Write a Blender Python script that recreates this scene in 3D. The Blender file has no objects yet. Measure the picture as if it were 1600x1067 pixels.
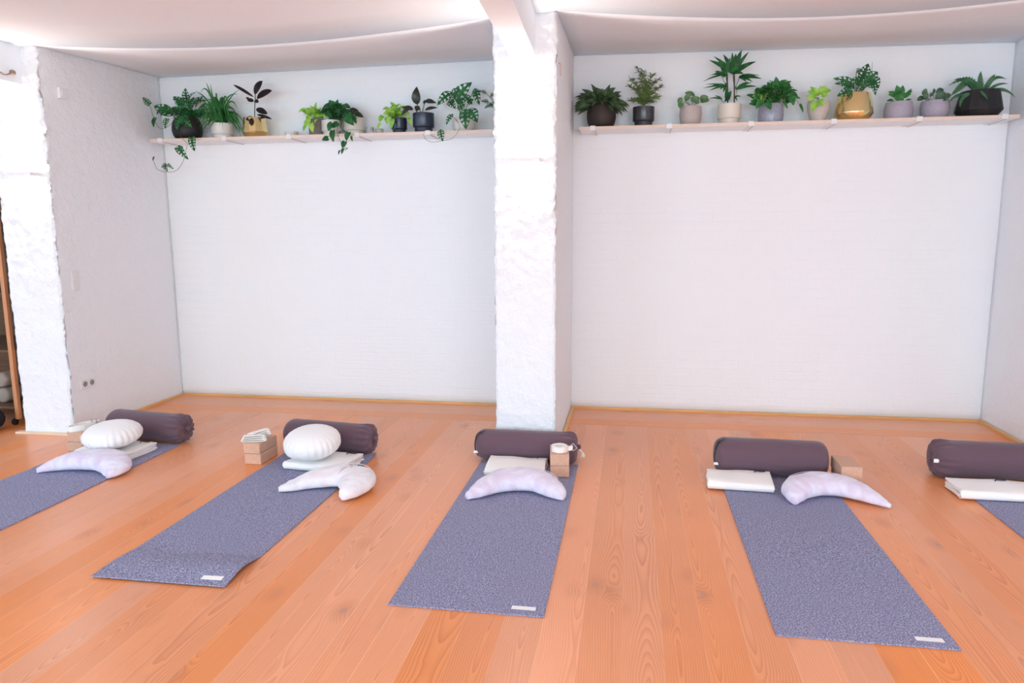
import bpy, bmesh, math, random
from mathutils import Vector, Matrix, noise
R = math.radians; PI = math.pi
S = bpy.context.scene
COL = S.collection
random.seed(7)

# ------------------------------------------------------------------ camera
FPX = 1123.26; YAW = -0.162916; TILT = 0.151503; ROLL = -0.005236
CAM = Vector((0.57622, -5.7851, 1.43617))
_f = Vector((math.sin(YAW)*math.cos(TILT), math.cos(YAW)*math.cos(TILT), -math.sin(TILT)))
_r0 = Vector((math.cos(YAW), -math.sin(YAW), 0)); _u0 = _r0.cross(_f)
_r = _r0*math.cos(ROLL) + _u0*math.sin(ROLL); _u = _u0*math.cos(ROLL) - _r0*math.sin(ROLL)
cd = bpy.data.cameras.new('camera'); cam = bpy.data.objects.new('camera', cd); COL.objects.link(cam)
cd.sensor_fit = 'HORIZONTAL'; cd.sensor_width = 36; cd.lens = FPX/1600*36; cd.clip_start = .05
mw = Matrix((_r, _u, -_f)).transposed().to_4x4(); mw.translation = CAM
cam.matrix_world = mw
S.camera = cam

def at(px, py, Y):
    """where the photo's point lies on the vertical plane at depth Y"""
    d = _r*((px-800)/FPX) + _u*((533.5-py)/FPX) + _f
    return CAM + d*((Y-CAM.y)/d.y)

# ------------------------------------------------------------------ world, light, exposure
S.view_settings.view_transform = 'Standard'; S.view_settings.look = 'None'
S.view_settings.gamma = 1; S.view_settings.use_curve_mapping = False
S.view_settings.exposure = 0.49
w = bpy.data.worlds.new('sky'); S.world = w; w.use_nodes = True
bg = w.node_tree.nodes['Background']; bg.inputs[0].default_value = (.72, .84, 1, 1); bg.inputs[1].default_value = 1.0
S.cycles.use_denoising = True
S.cycles.max_bounces = 10; S.cycles.diffuse_bounces = 6
S.cycles.sample_clamp_indirect = 8

FILL_UPL = 72
def area(name, loc, target, sx, sy, power, color, spread=180):
    l = bpy.data.lights.new(name, 'AREA'); l.shape = 'RECTANGLE'; l.size = sx; l.size_y = sy
    l.energy = power; l.color = color; l.spread = R(spread)
    o = bpy.data.objects.new(name, l); COL.objects.link(o); o.location = loc
    o.rotation_euler = (Vector(target)-Vector(loc)).to_track_quat('-Z', 'Y').to_euler()
    return o
# daylight in the window openings of the wall behind the camera and of the left wall
for wx, pw, wc in ((-4.0, 70, (.50, .86, 1)), (-.6, 76, (.66, .90, 1)), (2.9, 92, (.80, .91, 1))):
    area('window_daylight', (wx, -9.35, 1.55), (wx, 0, 1.35), 2.3, 1.7, pw, wc)
area('window_daylight', (-6.85, -5.8, 1.45), (-2, -5.2, .9), 3.0, 1.8, 45, (.22, .58, 1))

# ------------------------------------------------------------------ material helpers
MATS = {}
def mat(name, color, rough=.6, metal=0, spec=.5, bump=None, bscale=50, bstr=.2, bdist=.002, var=0, vscale=5, sheen=0, detail=3, aniso=None):
    m = bpy.data.materials.new(name); m.use_nodes = True; nt = m.node_tree; N = nt.nodes; L = nt.links
    b = N['Principled BSDF']; b.inputs['Base Color'].default_value = (*color, 1)
    b.inputs['Roughness'].default_value = rough; b.inputs['Metallic'].default_value = metal
    b.inputs['Specular IOR Level'].default_value = spec
    if sheen: b.inputs['Sheen Weight'].default_value = sheen
    tc = N.new('ShaderNodeTexCoord')
    src = tc.outputs['Object']
    if aniso:
        mp = N.new('ShaderNodeMapping'); mp.inputs['Scale'].default_value = aniso; L.new(src, mp.inputs[0]); src = mp.outputs[0]
    if var:
        n = N.new('ShaderNodeTexNoise'); n.inputs['Scale'].default_value = vscale; n.inputs['Detail'].default_value = 4
        L.new(src, n.inputs['Vector'])
        mr = N.new('ShaderNodeMapRange'); mr.inputs[1].default_value = .3; mr.inputs[2].default_value = .7
        mr.inputs[3].default_value = 1-var; mr.inputs[4].default_value = 1+var; L.new(n.outputs[0], mr.inputs[0])
        mx = N.new('ShaderNodeVectorMath'); mx.operation = 'SCALE'; mx.inputs[0].default_value = color
        L.new(mr.outputs[0], mx.inputs['Scale']); L.new(mx.outputs[0], b.inputs['Base Color'])
    if bump:
        n = N.new('ShaderNodeTexNoise'); n.inputs['Scale'].default_value = bscale; n.inputs['Detail'].default_value = detail
        L.new(src, n.inputs['Vector'])
        bp = N.new('ShaderNodeBump'); bp.inputs['Strength'].default_value = bstr; bp.inputs['Distance'].default_value = bdist
        L.new(n.outputs[0], bp.inputs['Height']); L.new(bp.outputs[0], b.inputs['Normal'])
    MATS[name] = m
    return m

def math_node(nt, op, a, b=None, c=None):
    n = nt.nodes.new('ShaderNodeMath'); n.operation = op
    for i, v in enumerate((a, b, c)):
        if v is None: continue
        if isinstance(v, (int, float)): n.inputs[i].default_value = v
        else: nt.links.new(v, n.inputs[i])
    return n.outputs[0]

def plaster(name, color, rough_amt, brick=0.0):
    m = mat(name, color, .85, spec=.2)
    nt = m.node_tree; N = nt.nodes; L = nt.links; b = N['Principled BSDF']
    tc = N.new('ShaderNodeTexCoord'); src = tc.outputs['Object']
    n1 = N.new('ShaderNodeTexNoise'); n1.inputs['Scale'].default_value = 9; n1.inputs['Detail'].default_value = 7; n1.inputs['Roughness'].default_value = .62; L.new(src, n1.inputs[0])
    n2 = N.new('ShaderNodeTexNoise'); n2.inputs['Scale'].default_value = 70; n2.inputs['Detail'].default_value = 4; L.new(src, n2.inputs[0])
    h = math_node(nt, 'MULTIPLY_ADD', n2.outputs[0], .25, n1.outputs[0])
    if brick:
        sp = N.new('ShaderNodeSeparateXYZ'); L.new(src, sp.inputs[0])
        cb = N.new('ShaderNodeCombineXYZ')
        ss = math_node(nt, 'ADD', sp.outputs[0], sp.outputs[1]); L.new(ss, cb.inputs[0]); L.new(sp.outputs[2], cb.inputs[1])
        nd = N.new('ShaderNodeTexNoise'); nd.inputs['Scale'].default_value = 4; nd.inputs['Detail'].default_value = 3; L.new(src, nd.inputs[0])
        va = N.new('ShaderNodeVectorMath'); va.operation = 'MULTIPLY_ADD'; L.new(nd.outputs['Color'], va.inputs[0]); va.inputs[1].default_value = (.03, .03, 0); L.new(cb.outputs[0], va.inputs[2])
        bt = N.new('ShaderNodeTexBrick'); bt.inputs['Scale'].default_value = 1; bt.inputs['Brick Width'].default_value = .24; bt.inputs['Row Height'].default_value = .072
        bt.inputs['Mortar Size'].default_value = .008; bt.inputs['Mortar Smooth'].default_value = 1.0
        L.new(va.outputs[0], bt.inputs['Vector'])
        nm = N.new('ShaderNodeTexNoise'); nm.inputs['Scale'].default_value = 1.7; L.new(src, nm.inputs[0])
        msk = math_node(nt, 'MULTIPLY', math_node(nt, 'SUBTRACT', nm.outputs[0], .3), brick*2)
        h = math_node(nt, 'SUBTRACT', h, math_node(nt, 'MULTIPLY', bt.outputs['Fac'], msk))
    bp = N.new('ShaderNodeBump'); bp.inputs['Strength'].default_value = rough_amt; bp.inputs['Distance'].default_value = .012 if brick else .02
    L.new(h, bp.inputs['Height']); L.new(bp.outputs[0], b.inputs['Normal'])
    return m

def floor_material():
    m = mat('douglas_fir_boards', (.7, .4, .25), .33, spec=.5)
    nt = m.node_tree; N = nt.nodes; L = nt.links; b = N['Principled BSDF']
    M = lambda op, a, b_=None, c=None: math_node(nt, op, a, b_, c)
    tc = N.new('ShaderNodeTexCoord'); sp = N.new('ShaderNodeSeparateXYZ'); L.new(tc.outputs['Object'], sp.inputs[0])
    x, y = sp.outputs[0], sp.outputs[1]
    border = M('GREATER_THAN', y, -.52)
    inv = M('SUBTRACT', 1, border)
    # across / along coordinates, swapped in the border boards
    ac = M('ADD', M('MULTIPLY', x, inv), M('MULTIPLY', M('ADD', y, 30.06), border))
    al = M('ADD', M('MULTIPLY', y, inv), M('MULTIPLY', x, border))
    PW = .145
    q = M('DIVIDE', M('ADD', ac, 40.03), PW)
    idx = M('FLOOR', q); fr = M('SUBTRACT', q, idx)
    wn = N.new('ShaderNodeTexWhiteNoise'); wn.noise_dimensions = '1D'; L.new(idx, wn.inputs['W'])
    rnd = wn.outputs['Value']
    sc_ = N.new('ShaderNodeSeparateColor'); L.new(wn.outputs['Color'], sc_.inputs[0])
    als = M('MULTIPLY_ADD', rnd, 37.0, al)
    lx = M('MULTIPLY', M('SUBTRACT', fr, .5), PW)
    # knots
    kv = N.new('ShaderNodeCombineXYZ'); L.new(M('MULTIPLY', ac, 5.2), kv.inputs[0]); L.new(M('MULTIPLY', als, 2.9), kv.inputs[1]); L.new(M('MULTIPLY', idx, 3.1), kv.inputs[2])
    vo = N.new('ShaderNodeTexVoronoi'); vo.inputs['Scale'].default_value = 1; vo.inputs['Randomness'].default_value = 1; L.new(kv.outputs[0], vo.inputs['Vector'])
    kd = vo.outputs['Distance']
    kr = N.new('ShaderNodeSeparateColor'); L.new(vo.outputs['Color'], kr.inputs[0])
    kon = M('GREATER_THAN', kr.outputs[0], .35)
    bulge = M('MULTIPLY', M('EXPONENT', M('MULTIPLY', M('MULTIPLY', kd, kd), -16)), kon)
    # warped growth rings
    nv = N.new('ShaderNodeCombineXYZ'); L.new(M('MULTIPLY', ac, 3.2), nv.inputs[0]); L.new(M('MULTIPLY', als, .9), nv.inputs[1]); L.new(idx, nv.inputs[2])
    n1 = N.new('ShaderNodeTexNoise'); n1.inputs['Scale'].default_value = 1; n1.inputs['Detail'].default_value = 3; n1.inputs['Roughness'].default_value = .45; L.new(nv.outputs[0], n1.inputs[0])
    nv2 = N.new('ShaderNodeCombineXYZ'); L.new(M('MULTIPLY', als, .55), nv2.inputs[1]); L.new(M('MULTIPLY', idx, 7.7), nv2.inputs[2])
    n2 = N.new('ShaderNodeTexNoise'); n2.inputs['Scale'].default_value = 1; n2.inputs['Detail'].default_value = 1; L.new(nv2.outputs[0], n2.inputs[0])
    X = M('ADD', M('ADD', lx, M('MULTIPLY', M('SUBTRACT', n1.outputs[0], .5), .07)), M('MULTIPLY', M('SUBTRACT', sc_.outputs[1], .5), .12))
    Z = M('ADD', M('MULTIPLY', M('SUBTRACT', n2.outputs[0], .42), .26), M('MULTIPLY', bulge, .035))
    d = M('SQRT', M('ADD', M('MULTIPLY', X, X), M('MULTIPLY', Z, Z)))
    ring = M('MODULO', M('MULTIPLY', d, 120), 1.0)
    ring = M('POWER', ring, 2.2)
    n3 = N.new('ShaderNodeTexNoise'); n3.inputs['Scale'].default_value = 1; n3.inputs['Detail'].default_value = 4
    nv3 = N.new('ShaderNodeCombineXYZ'); L.new(M('MULTIPLY', ac, 160), nv3.inputs[0]); L.new(M('MULTIPLY', als, 5), nv3.inputs[1]); L.new(nv3.outputs[0], n3.inputs[0])
    n4 = N.new('ShaderNodeTexNoise'); n4.inputs['Scale'].default_value = 1.1; n4.inputs['Detail'].default_value = 3; L.new(tc.outputs['Object'], n4.inputs[0])
    fac = M('ADD', M('MULTIPLY', ring, M('MULTIPLY_ADD', n1.outputs[0], 1.0, -.02)), M('MULTIPLY', M('SUBTRACT', n3.outputs[0], .5), .35))
    mx = N.new('ShaderNodeMix'); mx.data_type = 'RGBA'; L.new(fac, mx.inputs['Factor'])
    mx.inputs['A'].default_value = FLOOR_A; mx.inputs['B'].default_value = FLOOR_B
    col = mx.outputs['Result']
    # board to board tone
    val = M('ADD', M('MULTIPLY_ADD', rnd, .10, .93), M('MULTIPLY', M('SUBTRACT', n4.outputs[0], .5), .22))
    hs = N.new('ShaderNodeHueSaturation'); L.new(col, hs.inputs['Color']); L.new(val, hs.inputs['Value'])
    L.new(M('MULTIPLY_ADD', sc_.outputs[2], .2, .9), hs.inputs['Saturation'])
    # knot spots
    kf = N.new('ShaderNodeMapRange'); kf.inputs[1].default_value = .050; kf.inputs[2].default_value = .085; kf.inputs[3].default_value = 1; kf.inputs[4].default_value = 0; L.new(kd, kf.inputs[0])
    kf2 = N.new('ShaderNodeMapRange'); kf2.inputs[1].default_value = .10; kf2.inputs[2].default_value = .3; kf2.inputs[3].default_value = .32; kf2.inputs[4].default_value = 0; L.new(kd, kf2.inputs[0])
    m2 = N.new('ShaderNodeMix'); m2.data_type = 'RGBA'; L.new(M('MULTIPLY', kf2.outputs[0], kon), m2.inputs['Factor']); L.new(hs.outputs[0], m2.inputs['A']); m2.inputs['B'].default_value = (.50, .17, .08, 1)
    m3 = N.new('ShaderNodeMix'); m3.data_type = 'RGBA'; L.new(M('MULTIPLY', M('MULTIPLY', kf.outputs[0], kon), .55), m3.inputs['Factor']); L.new(m2.outputs['Result'], m3.inputs['A']); m3.inputs['B'].default_value = (.40, .27, .22, 1)
    # seams: thin light glue line
    ed = M('ABSOLUTE', M('SUBTRACT', fr, .5))
    seam = M('GREATER_THAN', ed, .488)
    m4 = N.new('ShaderNodeMix'); m4.data_type = 'RGBA'; L.new(M('MULTIPLY', seam, M('MULTIPLY', sc_.outputs[0], .42)), m4.inputs['Factor']); L.new(m3.outputs['Result'], m4.inputs['A']); m4.inputs['B'].default_value = (.95, .66, .42, 1)
    L.new(m4.outputs['Result'], b.inputs['Base Color'])
    bp = N.new('ShaderNodeBump'); bp.inputs['Strength'].default_value = .12; bp.inputs['Distance'].default_value = .001
    L.new(M('SUBTRACT', fac, M('MULTIPLY', seam, 1.0)), bp.inputs['Height']); L.new(bp.outputs[0], b.inputs['Normal'])
    return m
FLOOR_A = (.87, .345, .145, 1); FLOOR_B = (.57, .165, .058, 1)

def speckle_mat():
    m = mat('heathered_mat_foam', (.1, .1, .15), .8, spec=.25)
    nt = m.node_tree; N = nt.nodes; L = nt.links; b = N['Principled BSDF']
    tc = N.new('ShaderNodeTexCoord')
    n = N.new('ShaderNodeTexNoise'); n.inputs['Scale'].default_value = 170; n.inputs['Detail'].default_value = 3; n.inputs['Roughness'].default_value = .8; L.new(tc.outputs['Object'], n.inputs[0])
    cr = N.new('ShaderNodeValToRGB'); e = cr.color_ramp.elements
    e[0].position = .36; e[0].color = (.085, .085, .135, 1); e[1].position = .74; e[1].color = (.76, .78, .92, 1)
    k = cr.color_ramp.elements.new(.53); k.color = (.29, .295, .45, 1)
    L.new(n.outputs[0], cr.inputs[0]); L.new(cr.outputs[0], b.inputs['Base Color'])
    bp = N.new('ShaderNodeBump'); bp.inputs['Strength'].default_value = .3; bp.inputs['Distance'].default_value = .001; L.new(n.outputs[0], bp.inputs['Height']); L.new(bp.outputs[0], b.inputs['Normal'])
    return m

def marbled(name, c1, c2, scale=6):
    m = mat(name, c1, .75, spec=.2, sheen=.3)
    nt = m.node_tree; N = nt.nodes; L = nt.links; b = N['Principled BSDF']
    tc = N.new('ShaderNodeTexCoord')
    n = N.new('ShaderNodeTexNoise'); n.inputs['Scale'].default_value = scale; n.inputs['Detail'].default_value = 5; n.inputs['Distortion'].default_value = 1.5; L.new(tc.outputs['Object'], n.inputs[0])
    cr = N.new('ShaderNodeValToRGB'); e = cr.color_ramp.elements
    e[0].position = .35; e[0].color = (*c2, 1); e[1].position = .6; e[1].color = (*c1, 1)
    L.new(n.outputs[0], cr.inputs[0]); L.new(cr.outputs[0], b.inputs['Base Color'])
    n2 = N.new('ShaderNodeTexNoise'); n2.inputs['Scale'].default_value = 16; n2.inputs['Detail'].default_value = 3; n2.inputs['Distortion'].default_value = .8; L.new(tc.outputs['Object'], n2.inputs[0])
    bp = N.new('ShaderNodeBump'); bp.inputs['Strength'].default_value = .5; bp.inputs['Distance'].default_value = .012; L.new(n2.outputs[0], bp.inputs['Height']); L.new(bp.outputs[0], b.inputs['Normal'])
    return m

def leaf_mat(name, c, c2=None, rough=.5, scale=22):
    c2 = c2 or tuple(v*.6 for v in c)
    m = mat(name, c, rough, spec=.3)
    nt = m.node_tree; N = nt.nodes; L = nt.links; b = N['Principled BSDF']
    tc = N.new('ShaderNodeTexCoord')
    n = N.new('ShaderNodeTexNoise'); n.inputs['Scale'].default_value = scale; n.inputs['Detail'].default_value = 2; L.new(tc.outputs['Object'], n.inputs[0])
    cr = N.new('ShaderNodeValToRGB'); e = cr.color_ramp.elements
    e[0].position = .35; e[0].color = (*c2, 1); e[1].position = .65; e[1].color = (*c, 1)
    L.new(n.outputs[0], cr.inputs[0]); L.new(cr.outputs[0], b.inputs['Base Color'])
    b.inputs['Subsurface Weight'].default_value = 0
    return m

WHITE = plaster('white_wall_paint', (.905, .92, .94), .35, brick=.55)
ROUGH = plaster('rough_white_plaster', (.88, .895, .92), .9)
CEIL = mat('white_ceiling_paint', (.87, .92, .97), .9, spec=.1, bump=1, bscale=6, bstr=.15, bdist=.01)
FLOORM = floor_material()
SKIRT = mat('oak_skirting', (.78, .44, .17), .5, var=.12, vscale=3, aniso=(1, 1, 12))
PALE = mat('pale_pine_strip', (.85, .66, .48), .5, var=.06)
MATM = speckle_mat()
AUB = mat('aubergine_cotton', (.135, .078, .102), .85, spec=.25, sheen=.25, bump=1, bscale=420, bstr=.35, bdist=.001, detail=2)
BLACKC = mat('black_cotton', (.012, .010, .014), .8, sheen=.2)
CREAM = mat('cream_cotton', (.92, .885, .86), .85, spec=.2, sheen=.2, bump=1, bscale=300, bstr=.3, bdist=.001)
IVORY = mat('ivory_cotton', (.89, .86, .85), .85, spec=.2, sheen=.2, bump=1, bscale=22, bstr=.35, bdist=.006)
CREAM_DIM = mat('shaded_cream_blanket', (.34, .27, .22), .9)  # cream blanket rolls, their shade inside the rack put into the colour
STRAPM = mat('natural_webbing', (.90, .86, .81), .8, bump=1, bscale=200, bstr=.4, bdist=.001)
LAV = marbled('lavender_marbled_cotton', (.80, .77, .89), (.69, .57, .71))
LAVW = marbled('pale_blush_cotton', (.86, .83, .86), (.78, .70, .74))
CORK = mat('pressed_cork', (.66, .40, .285), .8, spec=.2, bump=1, bscale=160, bstr=.4, bdist=.001, var=.16, vscale=190)
LABEL = mat('white_woven_label', (.88, .88, .88), .7)
LABELP = mat('pale_grey_print', (.55, .56, .60), .7)
INK = mat('dark_navy_thread', (.02, .02, .06), .7)
DARKGAP = mat('dark_gap', (.015, .012, .01), .9)
PLASTIC = mat('white_plastic', (.82, .80, .80), .4)
GREYP = mat('grey_recess_and_shadow_line', (.30, .29, .30), .5)
CHROME = mat('brushed_steel', (.6, .6, .62), .3, metal=1)
BIRCH = mat('birch_shelf', (.80, .62, .51), .5, var=.08, vscale=4, aniso=(1, 8, 8))
SHELFW = mat('white_shelf_lacquer', (.90, .90, .92), .5)
WOOD = mat('orange_pine', (.62, .27, .12), .5, var=.15, vscale=8, aniso=(6, 6, .6))
DWOOD = mat('shaded_brown_rack_wood', (.15, .075, .035), .6, var=.25, vscale=6, aniso=(1, 6, 8))  # brown wood darkened in colour to stand in for the dim rack interior
GOLD = mat('polished_brass', (.88, .70, .34), .2, metal=1)
NAVY = mat('dark_blue_glaze', (.022, .030, .055), .25)
BLACKP = mat('matte_black_ceramic', (.014, .012, .014), .55, bump=1, bscale=120, bstr=.3)
BROWNP = mat('dark_brown_ceramic', (.035, .024, .020), .6, bump=1, bscale=260, bstr=.5)
CHARP = mat('charcoal_glaze', (.040, .038, .045), .22)
GREYBR = mat('taupe_stoneware', (.20, .165, .145), .7, bump=1, bscale=120, bstr=.3, var=.15, vscale=40)
WHITEP = mat('white_glazed_ceramic', (.72, .69, .66), .3, var=.05)
CREAMP = mat('cream_ceramic', (.75, .69, .60), .4)
PINKP = mat('pinkish_stoneware', (.50, .42, .40), .6, bump=1, bscale=150, bstr=.3, var=.10, vscale=110)
BLUEP = mat('blue_grey_glaze', (.33, .34, .42), .25, var=.12, vscale=60)
LILP = mat('lilac_grey_stoneware', (.40, .36, .43), .5, bump=1, bscale=150, bstr=.3, var=.12, vscale=120)
BEIGEP = mat('beige_ceramic', (.62, .54, .49), .6, var=.08, vscale=60)
SOIL = mat('potting_soil', (.035, .022, .015), .95, bump=1, bscale=80, bstr=1, bdist=.01)
STEM = mat('green_stem', (.10, .17, .05), .6)
DSTEM = mat('dark_stem', (.06, .05, .03), .6)
GREEN = leaf_mat('deep_green_leaf', (.030, .17, .045), (.012, .075, .022))
MIDG = leaf_mat('mid_green_leaf', (.055, .24, .055), (.022, .12, .03))
DARKG = leaf_mat('dark_green_leaf', (.022, .075, .028), (.010, .035, .016))
OLIVE = leaf_mat('olive_dark_leaf', (.085, .15, .06), (.035, .065, .03))
LIME = leaf_mat('lime_leaf', (.42, .66, .10), (.18, .46, .06))
SILV = leaf_mat('silver_green_leaf', (.12, .20, .12), (.05, .10, .06))
PALEG = leaf_mat('pale_green_leaf', (.17, .28, .13), (.07, .16, .06))
BURG = leaf_mat('burgundy_black_leaf', (.040, .020, .022), (.014, .008, .012), rough=.28)
BRONZ = leaf_mat('bronze_green_leaf', (.045, .050, .030), (.018, .020, .016), rough=.28)
def emis(name, c, s):
    m = bpy.data.materials.new(name); m.use_nodes = True
    b = m.node_tree.nodes['Principled BSDF']; b.inputs['Base Color'].default_value = (.9, .9, .9, 1)
    b.inputs['Emission Color'].default_value = (*c, 1); b.inputs['Emission Strength'].default_value = s
    return m
GLOW = emis('lamp_diffuser', (1, .90, .80), 8)
def glass_mat():
    m = mat('clear_glass', (.97, .98, .98), .15)
    b = m.node_tree.nodes['Principled BSDF']; b.inputs['Transmission Weight'].default_value = .7; b.inputs['IOR'].default_value = 1.15
    return m
GLASS = glass_mat()

# ------------------------------------------------------------------ object helpers
def link(name, bm, m, parent=None, smooth=False, loc=None):
    bmesh.ops.recalc_face_normals(bm, faces=bm.faces) if name not in OPEN else None
    me = bpy.data.meshes.new(name); bm.to_mesh(me); bm.free()
    for mm in (m if isinstance(m, (list, tuple)) else [m]): me.materials.append(mm)
    if smooth:
        for p in me.polygons: p.use_smooth = True
    o = bpy.data.objects.new(name, me); COL.objects.link(o)
    if parent is not None: o.parent = parent
    if loc is not None: o.location = loc
    return o
OPEN = {'leaves'}
def thing(name, label, cat, loc=(0, 0, 0), rz=0, group=None):
    o = bpy.data.objects.new(name, None); COL.objects.link(o); o.empty_display_size = .05
    o.location = loc; o.rotation_euler = (0, 0, rz); o['label'] = label; o['category'] = cat
    if group: o['group'] = group
    return o
def tag(o, label, cat, group=None):
    o['label'] = label; o['category'] = cat
    if group: o['group'] = group
    return o
def struct(o, label=None):
    o['kind'] = 'structure'
    if label: o['label'] = label
    return o
def box(bm, x0, x1, y0, y1, z0, z1, M=None, bevel=0, seg=2):
    vs = [bm.verts.new((x, y, z)) for x in (x0, x1) for y in (y0, y1) for z in (z0, z1)]
    fs = [(0, 1, 3, 2), (4, 6, 7, 5), (0, 4, 5, 1), (2, 3, 7, 6), (0, 2, 6, 4), (1, 5, 7, 3)]
    ff = [bm.faces.new([vs[i] for i in f]) for f in fs]
    if bevel:
        es = list({e for f in ff for e in f.edges})
        r = bmesh.ops.bevel(bm, geom=es, offset=bevel, segments=seg, affect='EDGES', profile=.5)
        vs = list({v for f in r['faces'] for v in f.verts} | {v for v in vs if v.is_valid})
    if M is not None: bmesh.ops.transform(bm, matrix=M, verts=vs)
    return vs
def boxo(name, m, x0, x1, y0, y1, z0, z1, parent=None, bevel=0, smooth=False):
    bm = bmesh.new(); box(bm, x0, x1, y0, y1, z0, z1, bevel=bevel)
    return link(name, bm, m, parent, smooth)
def tube(bm, pts, r, n=6, caps=True):
    pts = [Vector(p) for p in pts]; rings = []
    rr = r if isinstance(r, (list, tuple)) else [r]*len(pts)
    for i, p in enumerate(pts):
        t = (pts[min(i+1, len(pts)-1)] - pts[max(i-1, 0)]).normalized()
        a = t.orthogonal() if abs(t.z) > .95 else t.cross(Vector((0, 0, 1)))
        a.normalize(); b = t.cross(a)
        rings.append([bm.verts.new(p + (a*math.cos(2*PI*k/n) + b*math.sin(2*PI*k/n))*rr[i]) for k in range(n)])
    for i in range(len(rings)-1):
        for k in range(n):
            bm.faces.new((rings[i][k], rings[i][(k+1) % n], rings[i+1][(k+1) % n], rings[i+1][k]))
    if caps:
        bm.faces.new(rings[0][::-1]); bm.faces.new(rings[-1])
def smoothpath(pts, n=6):
    """Catmull-Rom through the points"""
    P = [Vector(p) for p in pts]; P = [P[0]*2-P[1]] + P + [P[-1]*2-P[-2]]; out = []
    for i in range(1, len(P)-2):
        for k in range(n):
            t = k/n; a, b, c, d = P[i-1], P[i], P[i+1], P[i+2]
            out.append(.5*((2*b) + (c-a)*t + (2*a-5*b+4*c-d)*t*t + (3*b-a-3*c+d)*t**3))
    out.append(P[-2]); return out
def lathe(bm, prof, n=40, flat=None):
    rings = []
    for r, z in prof:
        rings.append([bm.verts.new((r*math.cos(2*PI*k/n), r*math.sin(2*PI*k/n), z)) for k in range(n)] if r > 1e-5 else [bm.verts.new((0, 0, z))])
    for a, b in zip(rings, rings[1:]):
        for k in range(n):
            k2 = (k+1) % n
            if len(a) == 1 and len(b) == 1: continue
            if len(a) == 1: bm.faces.new((a[0], b[k2], b[k]))
            elif len(b) == 1: bm.faces.new((a[k], a[k2], b[0]))
            else: bm.faces.new((a[k], a[k2], b[k2], b[k]))

# ------------------------------------------------------------------ the room
XL, XA, XR, XB, YF = -3.385, .118, 3.206, -.267, -1.317
def top_back(x): return 2.75
def edge_z(x):
    """the sagging plaster edge where bay ceiling meets main ceiling"""
    if x < XL: return 2.682 - .01*min(3, XL-x)
    if x < XB:
        t = (x-XL)/(XB-XL); return 2.682 + (2.70-2.682)*t - .078*math.sin(PI*t)**1.0
    if x < XA: return 2.70 + .02*(x-XB)/(XA-XB)
    t = min(1.0, (x-XA)/(XR-XA)); return 2.722 + (2.70-2.722)*t - .098*math.sin(PI*t)
fl = boxo('floor', FLOORM, -7.0, 7.0, -9.5, .0, -.06, 0); struct(fl)

def grid_wall(name, m, ox, oy, ux, uy, length, z0, z1, step, amp, nscale, thick_dir=None, amp2=0):
    bm = bmesh.new(); nx = max(1, int(length/step)); nz = max(1, int((z1-z0)/step))
    nrm = Vector((uy, -ux, 0)); V = []
    for i in range(nx+1):
        row = []
        for j in range(nz+1):
            p = Vector((ox+ux*length*i/nx, oy+uy*length*i/nx, z0+(z1-z0)*j/nz))
            p += nrm*(noise.noise(p*nscale)*amp + noise.noise(p*nscale*4)*amp2)
            row.append(bm.verts.new(p))
        V.append(row)
    for i in range(nx):
        for j in range(nz): bm.faces.new((V[i][j], V[i+1][j], V[i+1][j+1], V[i][j+1]))
    # a slab behind the surface gives the wall its thickness
    back = [bm.verts.new(Vector((ox+ux*l, oy+uy*l, z)) - nrm*.12) for l, z in ((0, z0), (length, z0), (length, z1), (0, z1))]
    bm.faces.new(back[::-1])
    b_ = [V[i][0] for i in range(nx+1)]; t_ = [V[i][nz] for i in range(nx+1)]
    l_ = [V[0][j] for j in range(nz+1)]; r_ = [V[nx][j] for j in range(nz+1)]
    bm.faces.new(b_[::-1] + [back[0], back[1]]); bm.faces.new(t_ + [back[2], back[3]])
    bm.faces.new(l_ + [back[3], back[0]]); bm.faces.new(r_[::-1] + [back[1], back[2]])
    return struct(link(name, bm, m, smooth=False))
wb = grid_wall('wall_back', WHITE, -7.0, 0, 1, 0, 14.0, 0, 2.85, .07, .006, 1.6, amp2=.002)
for p in wb.data.polygons: p.use_smooth = True

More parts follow.
